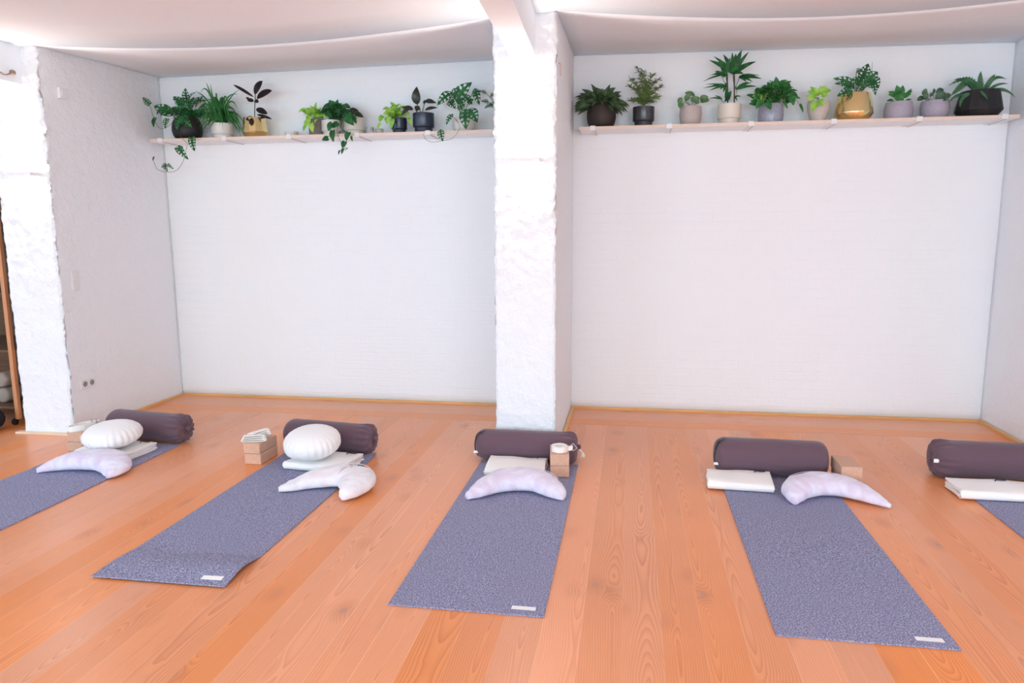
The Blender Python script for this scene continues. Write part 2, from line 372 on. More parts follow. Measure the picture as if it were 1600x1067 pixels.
def pier(name, x0, x1, y0, y1, z1, amp_front, stepx=.011, stepz=.014):
    """rough plastered pier with a ragged front and calmer sides"""
    bm = bmesh.new()
    nx = int((x1-x0)/stepx); nz = int(z1/stepz)
    ys = []; y = y0; st = .011
    while y < y1-.02: ys.append(y); st = min(.06, st*1.18); y += st
    ys.append(y1)
    ring = [(x0 + (x1-x0)*i/nx, y0) for i in range(nx+1)] + [(x1, y) for y in ys[1:]]
    ring += [(x1 + (x0-x1)*i/4, y1) for i in range(1, 5)] + [(x0, y) for y in ys[::-1][1:-1]]
    cols = []
    for (x, y) in ring:
        col = []
        near = max(0., 1-(y-y0)/.10)
        A = amp_front*(.22+.78*near)
        for j in range(nz+1):
            z = z1*j/nz; p = Vector((x, y, z))
            k = .35 + .65*min(1, max(0, (z-.9)/1.0))
            q = p*5.5; d = Vector((noise.noise(q), noise.noise(q+Vector((7, 3, 1))), 0))*A*.5
            q = p*17; d += Vector((noise.noise(q), noise.noise(q+Vector((2, 9, 4))), 0))*A*.85*k
            q = p*38; d += Vector((noise.noise(q), noise.noise(q+Vector((5, 1, 8))), 0))*A*.75*k
            # round the arris a little
            if near > .8:
                ex = min(abs(x-x0), abs(x-x1)); r = .018
                if ex < r and y <= y0+1e-6: d.y += (r-math.sqrt(max(0, r*r-(r-ex)**2)))*.8
            col.append(bm.verts.new(p+d))
        cols.append(col)
    n = len(cols)
    for i in range(n):
        a, b = cols[i], cols[(i+1) % n]
        for j in range(nz): bm.faces.new((a[j], b[j], b[j+1], a[j+1]))
    bm.faces.new([c[nz] for c in cols]); bm.faces.new([c[0] for c in cols][::-1])
    return struct(link(name, bm, ROUGH, smooth=True))
pier('wall_left', XL-.405, XL, YF+.005, .0, 2.9, .013)
pier('wall_center', XB, XA, YF, .0, 2.9, .013)
pier('wall_right', XR, XR+.39, YF, .0, 2.9, .012, stepx=.03, stepz=.04)

def ceil_mesh():
    xs = [-7 + .1*i for i in range(141)]
    xs = sorted(set([round(x, 3) for x in xs] + [XL, XB, XA, XR])); ys = [-9.5, -8, -6, -4, -3, -2.2, -1.7, YF]
    bm = bmesh.new(); V = [[bm.verts.new((x, y, edge_z(x))) for x in xs] for y in ys]
    W = [[bm.verts.new((x, y, 3.0)) for x in xs] for y in ys]
    for i in range(len(ys)-1):
        for j in range(len(xs)-1):
            bm.faces.new((V[i][j], V[i+1][j], V[i+1][j+1], V[i][j+1])); bm.faces.new((W[i][j], W[i][j+1], W[i+1][j+1], W[i+1][j]))
    for j in range(len(xs)-1):
        bm.faces.new((V[0][j], V[0][j+1], W[0][j+1], W[0][j])); bm.faces.new((V[-1][j], W[-1][j], W[-1][j+1], V[-1][j+1]))
    return bm
c = struct(link('ceiling', ceil_mesh(), CEIL, smooth=False))
for p in c.data.polygons: p.use_smooth = abs(p.normal.z) > .5
def bay_ceiling(x0, x1, zb0, zb1):
    bm = bmesh.new(); nx, ny = 30, 12; V = []
    for i in range(nx+1):
        x = x0 + (x1-x0)*i/nx; row = []
        for j in range(ny+1):
            t = j/ny; zb = zb0 + (zb1-zb0)*i/nx
            s = min(1, t*1.25); s = s*s*(3-2*s)*.35 + min(1, t)*.65
            row.append(bm.verts.new((x, YF*(1-t), edge_z(x)*(1-s) + zb*s)))
        V.append(row)
    for i in range(nx):
        for j in range(ny): bm.faces.new((V[i][j], V[i+1][j], V[i+1][j+1], V[i][j+1]))
    r = bmesh.ops.extrude_face_region(bm, geom=list(bm.faces))
    for v in r['geom']:
        if isinstance(v, bmesh.types.BMVert): v.co.z = 3.0
    return struct(link('ceiling', bm, CEIL, smooth=False))
for a in ((XL, XB, 2.735, 2.762), (XA, XR, 2.766, 2.725), (-7.0, XL-.4, 2.62, 2.62), (XR+.39, 7.0, 2.7, 2.7)):
    o = bay_ceiling(*a)
    for p in o.data.polygons: p.use_smooth = abs(p.normal.z) > .5
# ceiling beams running from the piers towards the windows
def beam(x0, x1, dx, z0, name):
    bm = bmesh.new(); n = 40
    ys = [YF+.03 - (9.4+YF)*i/n for i in range(n+1)]; rings = []
    for y in ys:
        o = dx*(YF-y)
        zt = 2.9
        rings.append([bm.verts.new((x + o + noise.noise(Vector((x*9, y*3, z)))*.003, y, z + (noise.noise(Vector((x*7, y*2, 5)))*.003 if z < 2.6 else 0))) for x, z in ((x0, z0), (x1, z0), (x1, zt), (x0, zt))])
    for a, b in zip(rings, rings[1:]):
        for k in range(4): bm.faces.new((a[k], a[(k+1) % 4], b[(k+1) % 4], b[k]))
    bm.faces.new(rings[0]); bm.faces.new(rings[-1][::-1])
    return struct(link(name, bm, CEIL))
beam(-.160, -.008, .033, 2.477, 'trim_1')
beam(-3.66, -3.500, .02, 2.435, 'trim_2')
# unseen sides of the room with their window openings
def wall_open(name, axis, c0, c1, pos, opens, z0=0, z1=2.95, t=.15):
    bm = bmesh.new(); cuts = [c0] + [v for o in opens for v in o[:2]] + [c1]
    def bx(a, b, za, zb):
        if axis == 'x': box(bm, a, b, pos-t, pos, za, zb)
        else: box(bm, pos-t, pos, a, b, za, zb)
    for i in range(0, len(cuts)-1, 2): bx(cuts[i], cuts[i+1], z0, z1)
    for a, b, za, zb in opens: bx(a, b, z0, za); bx(a, b, zb, z1)
    return struct(link(name, bm, WHITE))
wall_open('wall_front', 'x', -7.0, 7.0, -9.5, [(-5.2, -2.8, .7, 2.4), (-1.8, .6, .7, 2.4), (1.7, 4.1, .7, 2.4)])
wall_open('wall_far_left', 'y', -9.5, 0.0, -7.0, [(-7.4, -4.2, .5, 2.4)])
struct(boxo('wall_far_right', WHITE, 7.0, 7.15, -9.5, 0, 0, 2.95))

# skirting battens on the floor
struct(boxo('baseboard_back', SKIRT, XL+.02, XB, -.022, .0, 0, .016))
struct(boxo('baseboard_back', SKIRT, XA, XR, -.022, .0, 0, .016))
struct(boxo('baseboard_left', SKIRT, XL+.002, XL+.022, YF+.05, -.02, 0, .018))
struct(boxo('baseboard_center', SKIRT, XA+.004, XA+.030, YF+.03, -.02, 0, .020))
struct(boxo('baseboard_right', SKIRT, XR-.024, XR-.002, YF+.03, -.02, 0, .020))
bm = bmesh.new(); box(bm, XL-.445, XL+.0, YF-.035, YF+.01, 0, .012)
struct(link('baseboard_pier', bm, PALE))

# ------------------------------------------------------------------ wall lamps
def sconce(cx, z, label, power):
    t = thing('wall_lamp', label, 'wall lamp', (cx, YF, z), group='slim wall lamps on the plastered piers')
    bm = bmesh.new(); box(bm, -.088, .088, -.085, -.002, -.013, .013, bevel=.004); link('lamp_body', bm, PLASTIC, t)
    bm = bmesh.new(); box(bm, -.078, .078, -.078, -.014, .0131, .0155); link('diffuser', bm, GLOW, t)
    bm = bmesh.new(); box(bm, -.078, .078, -.078, -.014, -.0155, -.0131); link('diffuser', bm, GLOW, t)
    bm = bmesh.new(); box(bm, -.05, .05, -.012, .02, -.012, .012); link('wall_plate', bm, PLASTIC, t)
    for s, k in ((1, 1.0), (-1, .35)):
        o = area('lamp_light', (cx, YF-.047, z+.019*s), (cx, YF-.03, z+s), .14, .05, power*k, (1, .90, .84), 178)
sconce(-.061, 1.866, 'slim white up-and-down wall lamp glowing on the centre pier', 4.5)
sconce(-3.525, 1.842, 'slim white up-and-down wall lamp glowing on the left pier', 4.5)

# two unseen uplighters added to brighten the ceiling, left and right of view
def added_fill_lamp(x, y, label, power):
    t = thing('added_fill_lamp', label, 'added fill lamp', (x, y, 0), group='unseen uplighters added to fill the ceiling with light')
    bm = bmesh.new(); lathe(bm, [(0, 0), (.14, 0), (.14, .015), (.02, .03), (0, .03)], 32); link('base', bm, PLASTIC, t, True)
    bm = bmesh.new(); tube(bm, [(0, 0, .02), (0, 0, 1.66)], .012, 12); link('pole', bm, PLASTIC, t, True)
    bm = bmesh.new(); lathe(bm, [(0, 1.64), (.05, 1.65), (.14, 1.72), (.17, 1.78), (.165, 1.78), (.13, 1.725), (.05, 1.66), (0, 1.655)], 32); link('fill_lamp_bowl', bm, PLASTIC, t, True)
    area('lamp_light', (x, y, 1.76), (x, y, 3), .22, .22, power, (.60, .84, 1), 170)  # added fill for the ceiling
added_fill_lamp(-5.0, -7.2, 'unseen white uplighter added as ceiling fill at the left side', FILL_UPL)
added_fill_lamp(5.2, -5.6, 'unseen white uplighter added as ceiling fill at the right side', FILL_UPL)

# ------------------------------------------------------------------ switches, sockets, fittings on the left wall
def on_wall(px0, py0, px1, py1):
    pass
t = thing('thermostat', 'small square white thermostat high on the left side wall', 'thermostat', (XL, -1.118, 2.41))
boxo('cover', PLASTIC, .0, .022, -.036, .036, -.036, .036, t, bevel=.003)
boxo('dial', PLASTIC, .022, .027, -.022, .022, -.022, .022, t, bevel=.002)
t = thing('light_switch', 'white double rocker light switch on the left side wall', 'light switch', (XL, -1.161, 1.102))
boxo('frame', PLASTIC, .0, .010, -.036, .036, -.072, .072, t, bevel=.003)
boxo('rocker', PLASTIC, .010, .015, -.027, .027, .006, .062, t, bevel=.002)
boxo('rocker', PLASTIC, .010, .015, -.027, .027, -.062, -.006, t, bevel=.002)
t = thing('power_socket', 'white double power socket low on the left side wall', 'power socket', (XL, -1.133, .342))
boxo('frame', PLASTIC, .0, .010, -.072, .072, -.036, .036, t, bevel=.003)
for s in (-1, 1):
    bm = bmesh.new(); lathe(bm, [(.021, .011), (.021, .0125), (.017, .0125), (.0165, .0105), (0, .0105)], 20)
    bmesh.ops.transform(bm, matrix=Matrix.Rotation(PI/2, 4, 'Y'), verts=bm.verts)
    bmesh.ops.translate(bm, vec=(0, s*.034, 0), verts=bm.verts); o = link('socket_outlet', bm, GREYP, t)
    bm = bmesh.new()
    for k in (-1, 1): box(bm, .0100, .0115, s*.034+k*.008-.002, s*.034+k*.008+.002, -.002, .002)
    link('contact_hole', bm, DARKGAP, o)
# loose wiring on the side of the left beam
t = thing('junction_wire', 'loose brown wire ending in a small round junction on the left beam', 'wire', (-3.5, -1.45, 2.47))
bm = bmesh.new(); tube(bm, smoothpath([(.012, -.35, .01), (.01, -.2, -.005), (.014, -.1, .02), (.01, -.02, .0), (.012, .03, .02)], 6), .004); link('wire', bm, mat('old_brown_wire', (.25, .14, .09), .7), t)
bm = bmesh.new(); bmesh.ops.create_icosphere(bm, subdivisions=2, radius=.02); bmesh.ops.translate(bm, vec=(.01, .045, .025), verts=bm.verts); link('junction_box', bm, mat('grey_brown_fitting', (.30, .22, .18), .7), t, True)
bm = bmesh.new(); tube(bm, smoothpath([(0, -.01, 0), (.018, -.01, .004), (.024, 0, -.008), (.018, .008, -.02)], 5), .004)
o = link('hook', bm, DARKGAP, None, True, (-3.5, -1.62, 2.585)); tag(o, 'small black hook screwed into the side of the left beam', 'hook')
bm = bmesh.new(); tube(bm, smoothpath([(-.01, 0, .03), (.006, 0, .03), (.008, 0, .0), (.010, 0, -.035), (.006, 0, -.04)], 5), .004)
o = link('hook', bm, mat('painted_pink_hook', (.62, .45, .40), .6), None, True, (XA+.006, -1.20, 2.42)); tag(o, 'small painted hook high on the side of the centre pier', 'hook')

# ------------------------------------------------------------------ rack in the opening beside the left pier
RK = thing('storage_rack', 'orange pine storage rack on castors beyond the left pier', 'storage rack', (-4.0, -1.12, 0))
bm = bmesh.new(); box(bm, -.015, .017, -.030, .0, .045, 2.1, bevel=.003); link('post', bm, WOOD, RK)
bm = bmesh.new(); box(bm, .028, .085, .02, .05, .02, 2.1, bevel=.002); link('side_panel', bm, WOOD, RK)
bm = bmesh.new(); box(bm, -.99, -.945, -.045, .0, .045, 2.1, bevel=.003); link('post', bm, WOOD, RK)
bm = bmesh.new(); box(bm, -1.0, .02, .80, .82, .05, 2.1); link('back_panel', bm, DWOOD, RK)
for z, dy in ((.13, .0), (.56, .05), (1.0, .05), (1.5, .05)):
    bm = bmesh.new(); box(bm, -.985, .02, .02+dy, .80, z-.02, z, bevel=.003); link('shelf_board', bm, DWOOD, RK)
for x in (-.03, -.96):
    bm = bmesh.new(); lathe(bm, [(0, -.012), (.022, -.012), (.025, -.008), (.025, .008), (.022, .012), (0, .012)], 20)
    bmesh.ops.transform(bm, matrix=Matrix.Translation((x, -.02, .025)) @ Matrix.Rotation(PI/2, 4, 'Y'), verts=bm.verts); link('castor', bm, DARKGAP, RK, True)
bm = bmesh.new()
n = 24
for i in range(n):
    z = 1.62 - (1.62-.60)*i/n
bw = .030
pts = smoothpath([(.0, -.002, 1.60), (.012, -.006, 1.35), (.010, -.004, 1.1), (.016, -.006, .85), (.020, -.004, .585)], 8)
V = [[bm.verts.new((p.x-.0, p.y-.004, p.z)), bm.verts.new((p.x+bw, p.y-.004, p.z)), bm.verts.new((p.x+bw, p.y+.004, p.z)), bm.verts.new((p.x, p.y+.004, p.z))] for p in pts]
for a, b in zip(V, V[1:]):
    for k in range(4): bm.faces.new((a[k], a[(k+1) % 4], b[(k+1) % 4], b[k]))
bm.faces.new(V[0]); bm.faces.new(V[-1][::-1])
o = link('hanging_strap', bm, BLACKC, None, False, (-3.985, -1.112, 0)); tag(o, 'black strap hanging down the rack post beside the left pier', 'strap')
for k, (z, lab) in enumerate(((.13+.062, 'cream rolled blanket end, lower of the two on the rack'), (.13+.062+.123, 'cream rolled blanket end, upper of the two on the rack'))):
    bm = bmesh.new(); prof = []
    lathe(bm, [(0, 0), (.045, 0), (.058, .012), (.06, .03), (.06, .40), (.05, .42), (0, .42)], 28)
    bmesh.ops.transform(bm, matrix=Matrix.Rotation(-PI/2, 4, 'X'), verts=bm.verts)
    o = link('rolled_blanket', bm, CREAM_DIM, None, True, (-4.25, -1.02, z)); tag(o, lab, 'blanket', 'rolled blankets on the rack')
bm = bmesh.new(); bmesh.ops.create_icosphere(bm, subdivisions=5, radius=.105)
for v in bm.verts:
    a = math.atan2(v.co.y, v.co.x); v.co *= 1 + .03*noise.noise(v.co*60) + .012*math.sin(a*18); v.co.z *= .86
o = link('pouf', bm, mat('black_knit', (.014, .013, .022), .95, bump=1, bscale=120, bstr=1, bdist=.006), None, True, (-4.07, -1.33, .09)); tag(o, 'black knitted round cushion on the floor at the left edge', 'cushion')

# ------------------------------------------------------------------ yoga mats
def yoga_mat(cx, y0, length, label, curl=False, W=.61):
    t = thing('yoga_mat', label, 'yoga mat', (cx, y0, 0), 0, 'yoga mats laid out in a row')
    def z(x, y):
        zz = .002 + .0012*noise.noise(Vector((x*3+cx, y*2, 1)))
        if curl:
            e = max(0, 1-y/.30); s = .35+.65*(x+W/2)/W
            zz += s*(.020*math.sin(PI*min(1, e))**1.5*1.1 + 0*e) + .006*e*e
            if y > length-.15: zz += .012*((y-length+.15)/.15)**2*max(0, (x-.2)/.1) if x > .2 else 0
        return zz
    bm = bmesh.new(); nx, ny = 24, 80; T = []; B = []
    for i in range(nx+1):
        x = -W/2 + W*i/nx; a, b = [], []
        for j in range(ny+1):
            y = length*j/ny; h = z(x, y)
            a.append(bm.verts.new((x, y, h+.0045))); b.append(bm.verts.new((x, y, h-.001)))
        T.append(a); B.append(b)
    for i in range(nx):
        for j in range(ny):
            bm.faces.new((T[i][j], T[i+1][j], T[i+1][j+1], T[i][j+1])); bm.faces.new((B[i][j], B[i][j+1], B[i+1][j+1], B[i+1][j]))
    for j in range(ny):
        bm.faces.new((T[0][j], T[0][j+1], B[0][j+1], B[0][j])); bm.faces.new((T[nx][j], B[nx][j], B[nx][j+1], T[nx][j+1]))
    for i in range(nx):
        bm.faces.new((T[i][0], B[i][0], B[i+1][0], T[i+1][0])); bm.faces.new((T[i][ny], T[i+1][ny], B[i+1][ny], B[i][ny]))
    link('mat_sheet', bm, MATM, t)
    bm = bmesh.new(); x0, x1, ya, yb = .175, .268, .035, .062; V = []
    for i in range(5):
        row = []
        for j in range(3):
            x, y = x0+(x1-x0)*i/4, ya+(yb-ya)*j/2; row.append(bm.verts.new((x, y, z(x, y)+.0052)))
        V.append(row)
    for i in range(4):
        for j in range(2): bm.faces.new((V[i][j], V[i+1][j], V[i+1][j+1], V[i][j+1]))
    lb = link('label', bm, LABEL, t)
    return t
yoga_mat(-2.752, -3.27, 1.82, 'blue-grey yoga mat furthest left, cut off by the left edge')
yoga_mat(-1.338, -3.262, 1.79, 'blue-grey yoga mat with its front end lifting off the floor', curl=True)
yoga_mat(-.024, -3.286, 1.80, 'grey yoga mat in front of the centre pier')
yoga_mat(1.422, -3.28, 1.83, 'dark grey yoga mat, second from the right')
yoga_mat(2.728, -3.28, 1.83, 'dark grey yoga mat cut off by the right edge')

# ------------------------------------------------------------------ bolsters
def bolster(cx, cy, length, r, rz, label, z=.008, style='gather', lstyle='disc', ltag=True, string=True, seed=0, rtag=False):
    t = thing('bolster', label, 'bolster', (cx, cy, z+r), rz, 'dark bolsters at the head of the mats')
    bm = bmesh.new(); n = 112; rings = []
    H = length/2
    prof = []
    def cap(sgn):
        out = []
        for i in range(15):
            u = i/14; a = u*PI/2
            # soft shoulder and slightly domed end
            x = H - .070 + .070*math.sin(a)**.9; rr = r*(math.cos(a)**.55)
            out.append((sgn*x, rr, u))
        return out
    L = [(x, rr, u) for x, rr, u in cap(-1)][::-1]
    mid = [(-H+.070 + (2*H-.14)*i/30, r, 0) for i in range(1, 30)]
    for (x, rr, u) in L + mid + cap(1):
        ring = []
        side = 1 if x > 0 else -1
        for k in range(n):
            a = 2*PI*k/n; q = rr
            pl = 0
            gather = (side > 0 and style == 'gather') or (side < 0 and lstyle == 'gather')
            dist = (H-abs(x))
            if gather and dist < .13:
                fall = max(0, 1-dist/.13)
                w_ = math.sin(a*14 + 2.5*noise.noise(Vector((math.cos(a)*2, math.sin(a)*2, seed))))
                pl = w_*.15*fall**1.25*(1 if u < .95 else .2)
            q *= 1+pl
            q *= 1 + .018*noise.noise(Vector((x*6, math.cos(a)*1.5, math.sin(a)*1.5+seed))) + .008*noise.noise(Vector((x*18, math.cos(a)*5, math.sin(a)*5+seed)))
            yy, zz = q*math.cos(a), q*math.sin(a)
            if zz < -r*.90: zz = -r*.90 + (zz+r*.90)*.25
            if zz < -r*.9: zz = max(zz, -r*.985)
            dx = 0
            if gather and u > 0: dx = -side*(.016*u*u + .010*math.sin(a*14)*u*(1.15-u))
            ring.append(bm.verts.new((x+dx, yy, zz)))
        rings.append(ring)
    for a, b in zip(rings, rings[1:]):
        for k in range(n): bm.faces.new((a[k], a[(k+1) % n], b[(k+1) % n], b[k]))
    bm.faces.new(rings[0][::-1]); bm.faces.new(rings[-1])
    mn = min(v.co.z for v in bm.verts)
    bmesh.ops.translate(bm, vec=(0, 0, -r-mn), verts=bm.verts)
    link('cover', bm, AUB, t, True)
    if style == 'gather':
        bm = bmesh.new(); bmesh.ops.create_icosphere(bm, subdivisions=3, radius=.016)
        for v in bm.verts: v.co *= 1+.25*noise.noise(v.co*90)
        bmesh.ops.translate(bm, vec=(H-.002, 0, 0), verts=bm.verts); link('gathered_knot', bm, AUB, t, True)
    if lstyle == 'disc':   # carry handle across the flat end
        bm = bmesh.new(); pts = smoothpath([(-H+.055, -.03, r*.95), (-H+.016, -.04, r*.78), (-H+.001, -.045, r*.3), (-H+.001, -.045, -r*.3), (-H+.018, -.04, -r*.75)], 6)
        V = [[bm.verts.new(p+Vector((o, s*.016, 0))) for o, s in ((0, -1), (0, 1), (.004, 1), (.004, -1))] for p in pts]
        for a, b in zip(V, V[1:]):
            for k in range(4): bm.faces.new((a[k], a[(k+1) % 4], b[(k+1) % 4], b[k]))
        bm.faces.new(V[0]); bm.faces.new(V[-1][::-1]); h = link('handle', bm, BLACKC, t); h['label'] = 'black webbing handle'
    if ltag:
        bm = bmesh.new(); box(bm, -H-.004, -H+.024, -r*.80, -r*.76, -.010 if lstyle == 'gather' else -.045, .012 if lstyle == 'gather' else -.03, bevel=.001)
        tg = link('tag', bm, LABEL, t); tg['label'] = 'white tag'
    if rtag:
        bm = bmesh.new(); box(bm, H-.125, H-.075, -r*.76, -r*.60, -r*.80, -r*.70, bevel=.001); tg = link('tag', bm, LABEL, t); tg['label'] = 'white tag'
    if string:
        bm = bmesh.new()
        for k in range(3):
            tube(bm, smoothpath([(H, -.01, -.01), (H+.016, -.02-.005*k, -.02), (H+.022+.006*k, -.03, -.038), (H+.018+.008*k, -.035-.004*k, -.052)], 4), .0028)
        s = link('drawstring', bm, STRAPM, t, True); s['label'] = 'cream drawstring'
    return t
bolster(-2.745, -1.345, .665, .098, -.14, 'aubergine bolster behind the white round cushion nearest the left wall', lstyle='plain', ltag=False, string=False, seed=1)
bolster(-1.372, -1.40, .660, .096, -.12, 'aubergine bolster behind the round cushion on the curled mat', lstyle='plain', ltag=False, string=False, seed=4)
bolster(-.045, -1.43, .655, .096, .0, 'aubergine bolster across the mat at the foot of the centre pier', seed=8)
bolster(1.413, -1.485, .645, .108, -.02, 'aubergine bolster with black end handle beside two cork blocks', style='plain2', string=False, rtag=True, seed=12)
bolster(2.665, -1.36, .665, .107, .0, 'aubergine bolster cut off by the right edge', lstyle='gather', string=False, seed=16)

# ------------------------------------------------------------------ folded blankets
def blanket(cx, cy, w, dpt, rz, label, z=.008, h=.05, fold='front', tagx=None, seed=0, layers=4, skew=0):
    """cotton blanket folded into nested U layers, the fold facing the camera"""
    t = thing('folded_blanket', label, 'blanket', (cx, cy, z), rz, 'folded cream blankets on the mats')
    tt = h/layers; D = dpt/2
    path = []
    def arc(yc, zc, r_, a0, a1, n=6):
        return [(yc + r_*math.cos(a0+(a1-a0)*i/n), zc + r_*math.sin(a0+(a1-a0)*i/n)) for i in range(n+1)]
    zc = h/2
    outr = h/2 - tt/2; inr = h/2 - 1.5*tt
    path += [(D, zc+outr), (D*.4, zc+outr), (-D*.3, zc+outr)]
    path += arc(-D+outr, zc, outr, PI/2, 3*PI/2)
    path += [(-D*.3, zc-outr), (D*.4, zc-outr)]
    path += arc(D-tt, zc-outr+tt/2, tt/2, -PI/2, PI/2, 4)
    path += [(D*.3, zc-inr), (-D*.3, zc-inr)]
    path += arc(-D+outr+.004, zc, max(inr, .003), 3*PI/2, PI/2, 5)
    path += [(-D*.3, zc+inr), (D*.3, zc+inr), (D-.006, zc+inr)]
    bm = bmesh.new(); nx = 22; rows = []
    for i in range(nx+1):
        x = -w/2 + w*i/nx; row = []
        for j, (y, zz) in enumerate(path):
            nz = noise.noise(Vector((x*7, y*7, seed)))*.008 * (1 if zz > zc else .0) + (.004*math.sin(x*9+seed+j) if zz > zc else 0)*abs(2*i/nx-1)**2
            e = noise.noise(Vector((j*.45, seed, i > nx/2)))*.012 * (abs(2*i/nx-1)**4)
            row.append(bm.verts.new((x+e+skew*(y/D)*.02, y + noise.noise(Vector((x*4, zz*20, seed)))*.004, max(tt*.46, zz+nz))))
        rows.append(row)
    for i in range(nx):
        for j in range(len(path)-1): bm.faces.new((rows[i][j], rows[i+1][j], rows[i+1][j+1], rows[i][j+1]))
    o = link('folded_cloth', bm, CREAM, t, True)
    s = o.modifiers.new('thick', 'SOLIDIFY'); s.thickness = tt*.76; s.offset = 0
    b = o.modifiers.new('round', 'BEVEL'); b.width = tt*.25; b.segments = 2; b.limit_method = 'ANGLE'
    if tagx is not None:
        bm = bmesh.new(); zt = h + .0045
        pts = smoothpath([(tagx-.032, D*.66, zt), (tagx-.026, D*.74, zt+.004), (tagx, D*.76, zt+.003), (tagx+.028, D*.79, zt+.003)], 5)
        tube(bm, pts, .0032, 6); l = link('stitched_tag', bm, INK, t, True); l['label'] = 'dark stitched tag'
    return t
blanket(-2.735, -1.705, .40, .28, -.10, 'cream folded blanket under the round cushion nearest the left wall', seed=2, tagx=.14, h=.052)
blanket(-1.275, -1.735, .40, .27, -.11, 'cream folded blanket under the round cushion on the curled mat', seed=5, tagx=.14, h=.05)
blanket(-.078, -1.655, .355, .245, .03, 'cream folded blanket between the centre bolster and the crescent pillow', seed=9, tagx=.15, h=.05)
blanket(1.210, -1.715, .35, .225, -.06, 'cream folded blanket half on the floor left of a mat edge', seed=13, tagx=.12, h=.052)
blanket(2.545, -1.675, .40, .215, -.02, 'cream folded blanket with spiral folded end, cut by the right edge', seed=17, tagx=.07, h=.052)

# ------------------------------------------------------------------ round cushions
def zafu(cx, cy, z, rx, rz_, label, tilt, seed):
    t = thing('round_cushion', label, 'cushion', (cx, cy, z), 0, 'round white meditation cushions')
    bm = bmesh.new(); n, m_ = 160, 44; rings = []
    for j in range(m_+1):
        ph = -PI/2 + PI*j/m_; c, s = math.cos(ph), math.sin(ph); ring = []
        for k in range(n):
            a = 2*PI*k/n
            amp = max(0, 1-abs(ph)/1.15)**.7*.017
            w_ = (math.sin(a*27 + 2*noise.noise(Vector((math.cos(a)*2.2, math.sin(a)*2.2, seed)))) )
            loc = .35 + .9*max(0, noise.noise(Vector((math.cos(a)*1.3, math.sin(a)*1.3, seed+4)))+.35)
            r_ = rx*(abs(c)**.80)*(1 + amp*w_*loc*1.6) + .004*noise.noise(Vector((math.cos(a)*2, math.sin(a)*2, s*2+seed)))
            zz = rz_*(abs(s)**.92)*(1 if s > 0 else -1)
            ring.append(bm.verts.new((r_*math.cos(a), r_*math.sin(a), zz)))
        rings.append(ring)
    for a, b in zip(rings, rings[1:]):
        for k in range(n): bm.faces.new((a[k], a[(k+1) % n], b[(k+1) % n], b[k]))
    bmesh.ops.remove_doubles(bm, verts=bm.verts, dist=1e-5)
    bmesh.ops.transform(bm, matrix=Matrix.Rotation(tilt, 4, 'X'), verts=bm.verts)
    mn = min(v.co.z for v in bm.verts); bmesh.ops.translate(bm, vec=(0, 0, -mn), verts=bm.verts)
    link('cover', bm, IVORY, t, True)
    # carrying loop stitched on the rim
    bm = bmesh.new(); a = -1.75
    tube(bm, smoothpath([(rx*.97*math.cos(a), rx*.97*math.sin(a), rz_*1.0), (rx*1.02*math.cos(a), rx*1.02*math.sin(a), rz_*.75), (rx*.90*math.cos(a+.06), rx*.90*math.sin(a+.06), rz_*.36)], 5), .0025, 6)
    link('rim_loop', bm, IVORY, t, True)
    return t
zafu(-2.735, -1.725, .066, .176, .076, 'round ivory cushion on the blanket nearest the left wall', .10, 1)
zafu(-1.342, -1.745, .064, .172, .088, 'round ivory pleated cushion on the curled mat', .16, 6)

# ------------------------------------------------------------------ crescent pillows
def crescent(label, pts, m, z=.0085, seed=0, crease=None):
    """pts: x, y, half width, height along the middle of the pillow"""
    ctr = Vector((sum(p[0] for p in pts)/len(pts), sum(p[1] for p in pts)/len(pts), z))
    P3 = smoothpath([(p[0], p[1], 0) for p in pts], 10); PW = smoothpath([(p[2], p[3], 0) for p in pts], 10)
    bm = bmesh.new(); n = 36; rings = []
    N_ = len(P3)
    for i, (p, wv) in enumerate(zip(P3, PW)):
        t_ = (P3[min(i+1, N_-1)]-P3[max(i-1, 0)]).normalized(); s = Vector((t_.y, -t_.x, 0))
        hw, hh = max(.006, wv.x), max(.006, wv.y)
        if crease is not None:
            cr = math.exp(-((i/(N_-1)-crease)/.022)**2); hh *= 1-.20*cr; hw *= 1-.12*cr
        ring = []
        for k in range(n):
            a = 2*PI*k/n; cx_, sz = math.cos(a), math.sin(a)
            ex = abs(cx_)**.85*(1 if cx_ > 0 else -1); ez = abs(sz)**.8*(1 if sz > 0 else -1)
            zz = hh*.42 + ez*hh*(.58 if ez > 0 else .42)
            q = p + s*(hw*ex) + Vector((0, 0, zz))
            wr = noise.noise(q*9+Vector((seed, 0, 0)))*.006 + noise.noise(Vector((i*.30, a*1.2, seed)))*.0045
            q += (s*cx_ + Vector((0, 0, max(0, sz))))*wr
            q.z = max(0, q.z); ring.append(bm.verts.new(q-Vector((ctr.x, ctr.y, 0))))
        rings.append(ring)
    for a, b in zip(rings, rings[1:]):
        for k in range(n): bm.faces.new((a[k], a[(k+1) % n], b[(k+1) % n], b[k]))
    bm.faces.new(rings[0][::-1]); bm.faces.new(rings[-1])
    t = thing('crescent_pillow', label, 'pillow', ctr, 0, 'crescent shaped pillows on the mats')
    link('pillow_body', bm, m, t, True)
    # zip seam along the outer back edge
    bm = bmesh.new(); sp = []
    for i in range(int(N_*.3), int(N_*.7)):
        p, wv = P3[i], PW[i]; t_ = (P3[i+1]-P3[i-1]).normalized(); s = Vector((t_.y, -t_.x, 0))
        sgn = -1
        sp.append(p + s*sgn*wv.x*.80 + Vector((0, 0, wv.y*.86+.002)) - Vector((ctr.x, ctr.y, 0)))
    tube(bm, sp, .0016, 5); l = link('zip_seam', bm, m, t, True)
    return t
